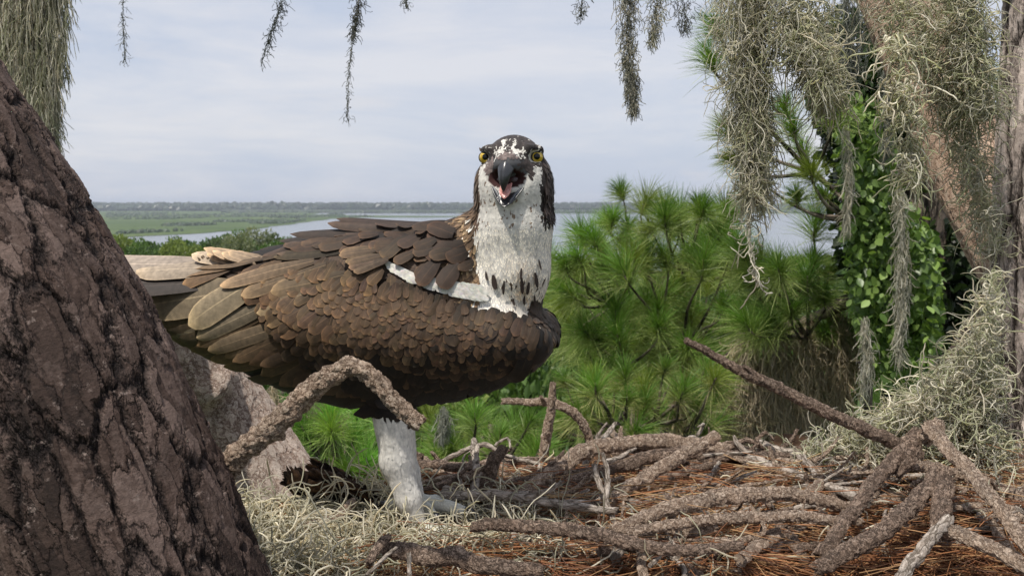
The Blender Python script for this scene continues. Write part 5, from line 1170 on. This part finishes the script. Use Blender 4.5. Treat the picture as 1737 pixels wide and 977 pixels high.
n_ = 3000; q = sample_poly([(560, 900), (720, 810), (1500, 795), (1737, 800), (1737, 990), (450, 990)], n_, g); c0 = on_nest(q[:, 0], q[:, 1], .003)
a = nrm(g.normal(size=(n_, 3))); b2 = nrm(np.cross(a, g.normal(size=(n_, 3)))); s_ = g.uniform(.0015, .006, (n_, 1))
V = np.stack([c0 - a * s_ - b2 * s_ * .6, c0 + a * s_ - b2 * s_ * .4, c0 + a * s_ * .8 + b2 * s_ * .6, c0 - a * s_ * .9 + b2 * s_ * .5], 1).reshape(-1, 3)
ac.add(V, np.arange(n_)[:, None] * 4 + np.array([[0, 1, 2, 3]]), C=np.repeat(np.array([(.20, .12, .075)]) * g.uniform(.4, 1.9, (n_, 1)), 4, 0))
o = ac.obj('bark_crumbs', M_dry, smooth=False); tag(o, 'crumbs of bark lying between the needles', 'bark crumbs', kind='stuff')

# ------------------------------------------------------------------ Spanish moss
MOSS = np.array([(.72, .70, .62), (.60, .59, .50), (.80, .78, .71), (.52, .51, .41), (.68, .64, .54)])
MGRN = np.array([(.52, .54, .38), (.62, .63, .46), (.44, .46, .31), (.68, .67, .52)])
def moss_col(n, g, tones=MOSS): return tones[g.integers(0, len(tones), n)] * g.uniform(.7, 1.25, (n, 1))
# moss lining round the feet
ac = Acc()
def nest_moss(poly, n, L, r, up, seed, tones=MOSS, curl=1.6, zoff=.008):
    g = np.random.default_rng(seed); q = sample_poly(poly, n, g); p0 = on_nest(q[:, 0], q[:, 1], 0) + np.array((0, 0, 1.0)) * np.abs(g.normal(0, zoff, n))[:, None]
    d = nrm(g.normal(size=(n, 3)) * np.array((1, 1, .45)) + np.array((0, 0, up))); LL = L * g.uniform(.5, 1.4, n); K = 13
    S = wander(p0, d, LL, K, curl, .16, .06, g); fl = 20 + nest_top(S[..., 0], S[..., 1]) + .002; S[..., 2] = np.maximum(S[..., 2], fl)
    rr = np.full((n, K), r) * g.uniform(.7, 1.25, (n, 1)); rr[:, 0] *= .6; rr[:, -1] *= .4
    V, Q, C = tubes(S, rr, moss_col(n, g, tones), 4); ac.add(V, Q, C=C)
LM = MOSS * np.array((1.0, .99, .96)) * 1.05
nest_moss([(380, 990), (395, 880), (440, 850), (480, 880), (540, 870), (690, 885), (720, 925), (960, 925), (1060, 990), (440, 990)], 2300, .075, .00085, .25, 601, LM, zoff=.012)
nest_moss([(560, 850), (700, 835), (690, 890), (560, 890)], 260, .085, .0009, .7, 602, LM, 1.6)
nest_moss([(760, 830), (950, 840), (1000, 930), (800, 940)], 330, .085, .0009, .5, 603, LM, 2.2)
nest_moss([(930, 930), (1200, 940), (1250, 990), (900, 990)], 420, .08, .0009, .4, 604, LM)
nest_moss([(1250, 880), (1420, 890), (1400, 960), (1250, 960)], 420, .06, .0008, .3, 607, MOSS)
nest_moss([(1280, 800), (1520, 800), (1500, 850), (1300, 850)], 420, .05, .0008, .4, 608, MOSS)
nest_moss([(840, 830), (1060, 830), (1060, 900), (840, 900)], 260, .06, .0008, .3, 609, MOSS)
nest_moss([(1380, 850), (1520, 830), (1520, 960), (1400, 960)], 420, .06, .0008, .3, 610, MOSS)
o = ac.obj('spanish_moss', M_moss); tag(o, 'pale curly moss lining the nest round the feet of the osprey', 'moss', kind='stuff')
ac = Acc()
nest_moss([(1520, 800), (1737, 780), (1737, 930), (1640, 900), (1500, 870)], 1100, .06, .0009, .4, 605, MOSS)
g = np.random.default_rng(606)     # sloping heap against the grey trunk
poly = [(1225, 788), (1350, 765), (1450, 725), (1530, 682), (1600, 630), (1660, 560), (1690, 450), (1692, 730), (1720, 760), (1712, 800), (1600, 830), (1400, 795)]
n_ = 5600; q = sample_poly(poly, n_, g); k = np.clip((q[:, 0] - 1250) / 450, 0, 1)
p0 = P(q[:, 0], q[:, 1], 1.40 - .14 * g.random(n_) * (.5 + k)); L_ = .052 * g.uniform(.4, 1.5, n_)
S = wander(p0, g.normal(size=(n_, 3)) + np.array((-.5, -.2, .05)), L_, 13, 1.5, .18, .05, g); rr = np.full((n_, 13), .00085) * g.uniform(.7, 1.2, (n_, 1)); rr[:, -1] *= .3
V, Q, C = tubes(S, rr, moss_col(n_, g, np.vstack([MOSS, MGRN])), 4); ac.add(V, Q, C=C)
o = ac.obj('spanish_moss', M_moss); tag(o, 'heap of springy moss sloping from the nest up the grey trunk', 'moss', kind='stuff')

# twigs under the heap so that it has something to lie on
limb_o = limb_obj('pine_limb', [P(1240, 800, 1.42), P(1400, 770, 1.42), P(1560, 700, 1.43), P(1660, 560, 1.44), P(1735, 420, 1.45)], [.012, .016, .022, .024, .022], M_stick_d, seg=.006, sides=20, rough=.2, seed=61)
tag(limb_o, 'dark limb buried under the sloping moss heap by the grey trunk', 'tree limb')

def curtain(label, axis_pts, widths, n, L, r, seed, tones=MOSS, depth=.04, grav=.25, curl=1.2, hang=.55, K=12, noise=.18, group=None, name='spanish_moss_strand', skew=0.0, down=1.0, sides=3):
    """a hanging clump: filaments start all along a drooping axis (pixels, depth)"""
    g = np.random.default_rng(seed); A = np.array([np.append(p, w_) for p, w_ in zip(axis_pts, widths)], float); S4 = catmull(A[:, :3], 60); wv = np.interp(np.linspace(0, 1, 60), np.linspace(0, 1, len(widths)), widths)
    k = g.uniform(0, 59, n); kk = k.astype(int); c0 = P(S4[kk, 0] + wv[kk] * np.clip(g.normal(0, .5, n), -1.1, 1.1), S4[kk, 1] + g.uniform(-4, 4, n), S4[kk, 2] + depth * g.normal(0, .5, n))
    d = g.normal(size=(n, 3)) * np.array((1, 1, .6)) + np.array((skew, 0, -down)); LL = L * g.uniform(.4, 1.3, n)
    S = wander(c0, d, LL, K, curl, noise, grav, g); rr = np.full((n, K), r) * g.uniform(.7, 1.2, (n, 1)); rr[:, -1] *= .25; rr[:, 0] *= .6
    a2 = Acc(); V, Q, C = tubes(S, rr, moss_col(n, g, tones), sides); a2.add(V, Q, C=C)
    # threads that carry the clump
    m_ = 3; ax_s = np.stack([P(S4[:, 0] + g.normal(0, .12) * wv, S4[:, 1], S4[:, 2]) for _ in range(m_)]) + g.normal(0, .0015, (m_, 60, 3)); V, Q, C = tubes(ax_s, np.full((m_, 60), r * 1.1), moss_col(m_, g, tones), 4); a2.add(V, Q, C=C)
    o = a2.obj(name, M_moss); tag(o, label, 'moss', group); return o
GM = 'strands of hanging moss against the sky'
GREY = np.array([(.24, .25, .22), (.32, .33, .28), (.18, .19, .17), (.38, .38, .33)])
curtain('thin wispy moss strand hanging against the sky nearest the leaning trunk', [(208, -60, 2.2), (209, 10, 2.2), (210, 60, 2.2), (214, 108, 2.2)], [7, 6, 3, 8], 90, .022, .0006, 701, GREY, .01, .2, group=GM, down=.8)
curtain('moss strand trailing to one side, second from the leaning trunk', [(486, -60, 2.1), (478, 5, 2.1), (462, 50, 2.1), (445, 104, 2.1)], [14, 13, 7, 5], 190, .028, .0007, 702, GREY, .01, .2, group=GM)
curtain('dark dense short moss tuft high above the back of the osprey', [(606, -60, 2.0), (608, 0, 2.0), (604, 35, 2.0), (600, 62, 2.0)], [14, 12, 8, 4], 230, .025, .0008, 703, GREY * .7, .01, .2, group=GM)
curtain('long detached-looking wisp of moss below the dark tuft', [(600, 50, 2.0), (595, 95, 2.0), (590, 150, 2.0), (590, 208, 2.0)], [1, 2, 5, 6], 90, .018, .0006, 704, GREY * .85, .006, .2, group=GM, down=.7)
curtain('tiny tip of moss peeping in between the dark tuft and the head', [(686, -60, 2.0), (688, -10, 2.0), (690, 14, 2.0)], [9, 8, 6], 60, .02, .0007, 705, GREY, .01, .2, group=GM)
curtain('thin wisp of moss left of the thick grey strand', [(992, -60, 2.0), (988, 0, 2.0), (985, 30, 2.0)], [18, 14, 7], 110, .022, .0007, 706, GREY, .01, .2, group=GM)
curtain('thick grey double strand of moss hanging between the head and the curtain', [(1064, -60, 1.9), (1066, 10, 1.9), (1066, 90, 1.9), (1072, 145, 1.9), (1076, 192, 1.9)], [20, 20, 15, 13, 4], 1500, .026, .0007, 707, np.vstack([MOSS * .85, GREY]), .02, .35, group=GM, down=1.4)
curtain('short greenish moss tuft right of the thick grey strand', [(1112, -60, 1.9), (1114, 0, 1.9), (1112, 40, 1.9), (1106, 74, 1.9)], [24, 18, 13, 6], 480, .025, .0007, 708, np.vstack([MOSS, GREY, MGRN * .8]), .02, .3, group=GM)
curtain('sparse bluish grey moss wisps beside the moss curtain', [(1150, -60, 1.95), (1156, -10, 1.95), (1163, 30, 1.95), (1160, 55, 1.95)], [30, 26, 18, 7], 260, .024, .0007, 709, GREY, .02, .25, group=GM)
curtain('wide blurred moss drape beside the top of the leaning trunk', [(35, -120, 2.3), (38, -10, 2.3), (50, 90, 2.3), (64, 165, 2.3), (80, 228, 2.3)], [75, 70, 50, 26, 8], 12000, .10, .0010, 710, np.vstack([MGRN * .8, MOSS]), .05, .8, .6, group='big moss drapes', down=3.0, name='moss_drape', noise=.1)
# the big curtain at the right
GD = 'big moss drapes'
curtain('left column of the big moss curtain, long and tan', [(1270, -80, 1.3), (1268, 40, 1.3), (1272, 160, 1.3), (1280, 250, 1.3), (1282, 330, 1.3)], [54, 50, 38, 24, 9], 3400, .060, .00065, 711, np.vstack([MOSS, MOSS, MGRN]), .05, .30, 1.5, group=GD, down=1.2, name='moss_drape')
curtain('forked pale tip dangling below the left column of the moss curtain', [(1284, 320, 1.3), (1270, 380, 1.29), (1276, 440, 1.28), (1286, 485, 1.28)], [12, 16, 10, 8], 44, .05, .0010, 712, MOSS * 1.1, .02, .15, 1.0, group=GD, name='moss_drape')
curtain('loose greenish fringe in the middle of the moss curtain', [(1345, -80, 1.25), (1350, 20, 1.25), (1370, 80, 1.25), (1395, 125, 1.24), (1408, 165, 1.24)], [62, 60, 46, 24, 10], 1500, .065, .00075, 713, np.vstack([MOSS, MGRN]), .06, .18, 1.5, group=GD, name='moss_drape', down=.6)
curtain('dense curly drape spilling over the peach limb', [(1480, -80, 1.3), (1540, 30, 1.3), (1590, 120, 1.32), (1630, 220, 1.34), (1660, 320, 1.36), (1690, 430, 1.38)], [74, 56, 40, 30, 26, 18], 1500, .060, .00075, 714, np.vstack([MOSS, MGRN]), .06, .12, 1.6, group=GD, name='moss_drape', down=.4)
curtain('bright curly tuft hanging from the curtain in front of the dark hollow', [(1528, 60, 1.22), (1530, 140, 1.22), (1535, 200, 1.22), (1545, 270, 1.22), (1548, 300, 1.22)], [30, 34, 24, 16, 8], 420, .055, .0010, 715, np.vstack([MOSS * 1.1, MGRN * 1.1]), .04, .18, 1.4, group=GD, name='moss_drape', down=.8)
curtain('upper moss mass at the corner beside the grey trunk', [(1640, -80, 1.28), (1640, 20, 1.28), (1655, 110, 1.28), (1665, 200, 1.3)], [50, 46, 38, 28], 1500, .060, .00072, 716, np.vstack([MOSS, MGRN]), .06, .15, 1.6, group=GD, name='moss_drape', down=.5)
# overhead limb that carries the moss (above the picture)
oh = limb_obj('pine_limb', [P(-500, -330, 1.5), P(200, -200, 1.9), P(700, -150, 2.0), P(1150, -150, 1.9), P(1480, -130, 1.5), P(1790, -60, 1.42)], [.03, .035, .038, .04, .045, .05], M_rtrunk, seg=.02, sides=20, rough=.12, seed=71)
tag(oh, 'horizontal limb above the nest from which the moss strands hang', 'tree limb')

# ------------------------------------------------------------------ vine-clad trunk with moss behind the nest, right
g = np.random.default_rng(801); VD = 4.6
c0 = P(1500, 400, VD); vt = empty('vine_clad_tree', (c0[0], c0[1], 0)); tag(vt, 'dark tree trunk smothered in bright leafy creeper and hung with moss', 'tree')
M_dark = plain('shaded_bark', (.05, .04, .032), .95, .1, .01, 20)
tb = np.array((c0[0] + .12, c0[1] + .15, 0)); tt = P(1590, -150, VD + .2)
limb_obj('trunk', [tb, tb * .5 + tt * .5, P(1560, 500, VD + .15), P(1570, 200, VD + .15), tt], [.3, .25, .15, .13, .1], M_far_bark, vt, seg=.15, sides=20, rough=.12, seed=80)
ac = Acc()
def leaves(poly, n, size, d0, d1, seed, c0, c1, ac, droop=.7):
    g = np.random.default_rng(seed); q = sample_poly(poly, n, g); p = P(q[:, 0], q[:, 1], g.uniform(d0, d1, n))
    d = nrm(g.normal(size=(n, 3)) * .6 + np.array((-.15, -.35, -droop))); nn = nrm(np.cross(d, g.normal(size=(n, 3)))); nn = np.where((nn @ np.array((-.4, -.6, .7)))[:, None] < 0, -nn, nn); s = np.cross(d, nn)
    L = size * g.uniform(.5, 1.25, (n, 1)); w = L * .32
    pts = [(0, 0, 0), (.22, .8, .12), (.55, 1.0, .16), (.82, .55, .08), (1, 0, -.05), (.82, -.55, .08), (.55, -1.0, .16), (.22, -.8, .12), (.5, 0, 0)]
    V = np.stack([p + d * L * a + s * w * b + nn * w * c_ for a, b, c_ in pts], 1).reshape(-1, 3)
    k = np.arange(n)[:, None] * 9; T = np.concatenate([k + np.array([[a, (a + 1) % 8, 8]]) for a in range(8)])
    f = np.clip(g.normal(.5, .3, (n, 1)), 0, 1); C = (np.array(c0) * (1 - f) + np.array(c1) * f) * g.uniform(.75, 1.2, (n, 1)); ac.add(V, T=T, C=np.repeat(C, 9, 0))
VG = ((.045, .10, .02), (.26, .38, .10)); DG = ((.012, .022, .008), (.035, .060, .018))  # DG: same creeper leaf coloured near black for the shaded interior
leaves([(1420, 180), (1500, 170), (1530, 330), (1590, 400), (1600, 560), (1560, 680), (1480, 640), (1440, 500), (1430, 380)], 4600, .05, 4.1, 4.6, 802, *VG, ac)
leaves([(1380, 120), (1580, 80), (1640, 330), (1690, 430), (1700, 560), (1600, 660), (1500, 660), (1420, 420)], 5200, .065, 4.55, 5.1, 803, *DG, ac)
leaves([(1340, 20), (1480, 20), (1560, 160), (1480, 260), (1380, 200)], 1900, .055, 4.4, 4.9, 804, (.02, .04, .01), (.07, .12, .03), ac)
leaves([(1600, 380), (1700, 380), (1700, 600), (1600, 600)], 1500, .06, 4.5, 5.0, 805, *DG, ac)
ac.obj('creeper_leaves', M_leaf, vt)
def hang(label, px, y0, y1, w, n, seed, d=4.05, tones=MOSS * .9, name='hanging_moss', L=.085, r=.0018):
    return curtain(label, [(px, y0, d), (px + 3, y0 * .5 + y1 * .5, d), (px - 2, y1, d)], [w * .6, w, w * .35], n, L, r, seed, tones, .06, .5, .7, down=3.0, name=name, group='moss hanging from the trees behind the nest', noise=.12, K=8)
hang('long narrow moss pendant before the creeper leaves', 1527, 320, 610, 15, 700, 811)
hang('short moss pendant high on the creeper, left of the long one', 1437, 210, 385, 9, 260, 812)
hang('thin moss pendant low between the creeper and the drooping pine', 1468, 540, 660, 12, 300, 813)
hang('faint moss pendant in the dark hollow of the creeper tree', 1505, 110, 260, 16, 350, 814, tones=GREY)
hang('grey moss beside the dark side of the creeper tree', 1615, 230, 330, 14, 260, 815, tones=GREY)
hang('moss hanging in the top of the creeper tree behind the curtain', 1440, -20, 150, 36, 600, 816, 4.3, tones=GREY)
MD = MOSS * np.array((.92, .84, .74))
for k, (px, y0, y1, w, n_, lab) in enumerate([(1265, 560, 770, 34, 1300, 'first from the diagonal stick tip'), (1320, 570, 790, 36, 1400, 'second from the diagonal stick tip'), (1375, 540, 760, 34, 1300, 'third from the diagonal stick tip'), (1425, 530, 690, 26, 800, 'fourth from the diagonal stick tip'), (1225, 640, 770, 20, 500, 'small one above the rim log')]):
    hang(f'brown-grey moss curtain under the drooping pine, {lab}', px, y0, y1, w, n_, 820 + k, 4.9, MD, L=.2, r=.0026)
hang('pale moss tuft below the middle pine above the rim log', 1150, 670, 745, 18, 350, 830, 4.5, MD * 1.1)
hang('grey moss tuft hanging under the belly left of the leg', 540, 670, 760, 40, 900, 831, 3.6, MD * .6)
hang('white-grey moss tuft just right of the leg under the belly', 752, 690, 728, 12, 160, 832, 3.6, GREY * 1.3)
hang('pale dead stem hanging behind the wing above the pale limb', 462, 650, 720, 9, 160, 833, 3.4, MD)
# branch stubs that the brown moss hangs from
lb = limb_obj('dead_branch', [P(1180, 640, 5.0), P(1280, 575, 4.95), P(1380, 540, 4.9), P(1450, 510, 4.7), P(1530, 530, 4.65)], [.012, .02, .03, .04, .05], M_far_bark, seg=.03, sides=12, rough=.25, seed=91)
tag(lb, 'grey branch stub reaching from the creeper tree under the drooping pine', 'branch')
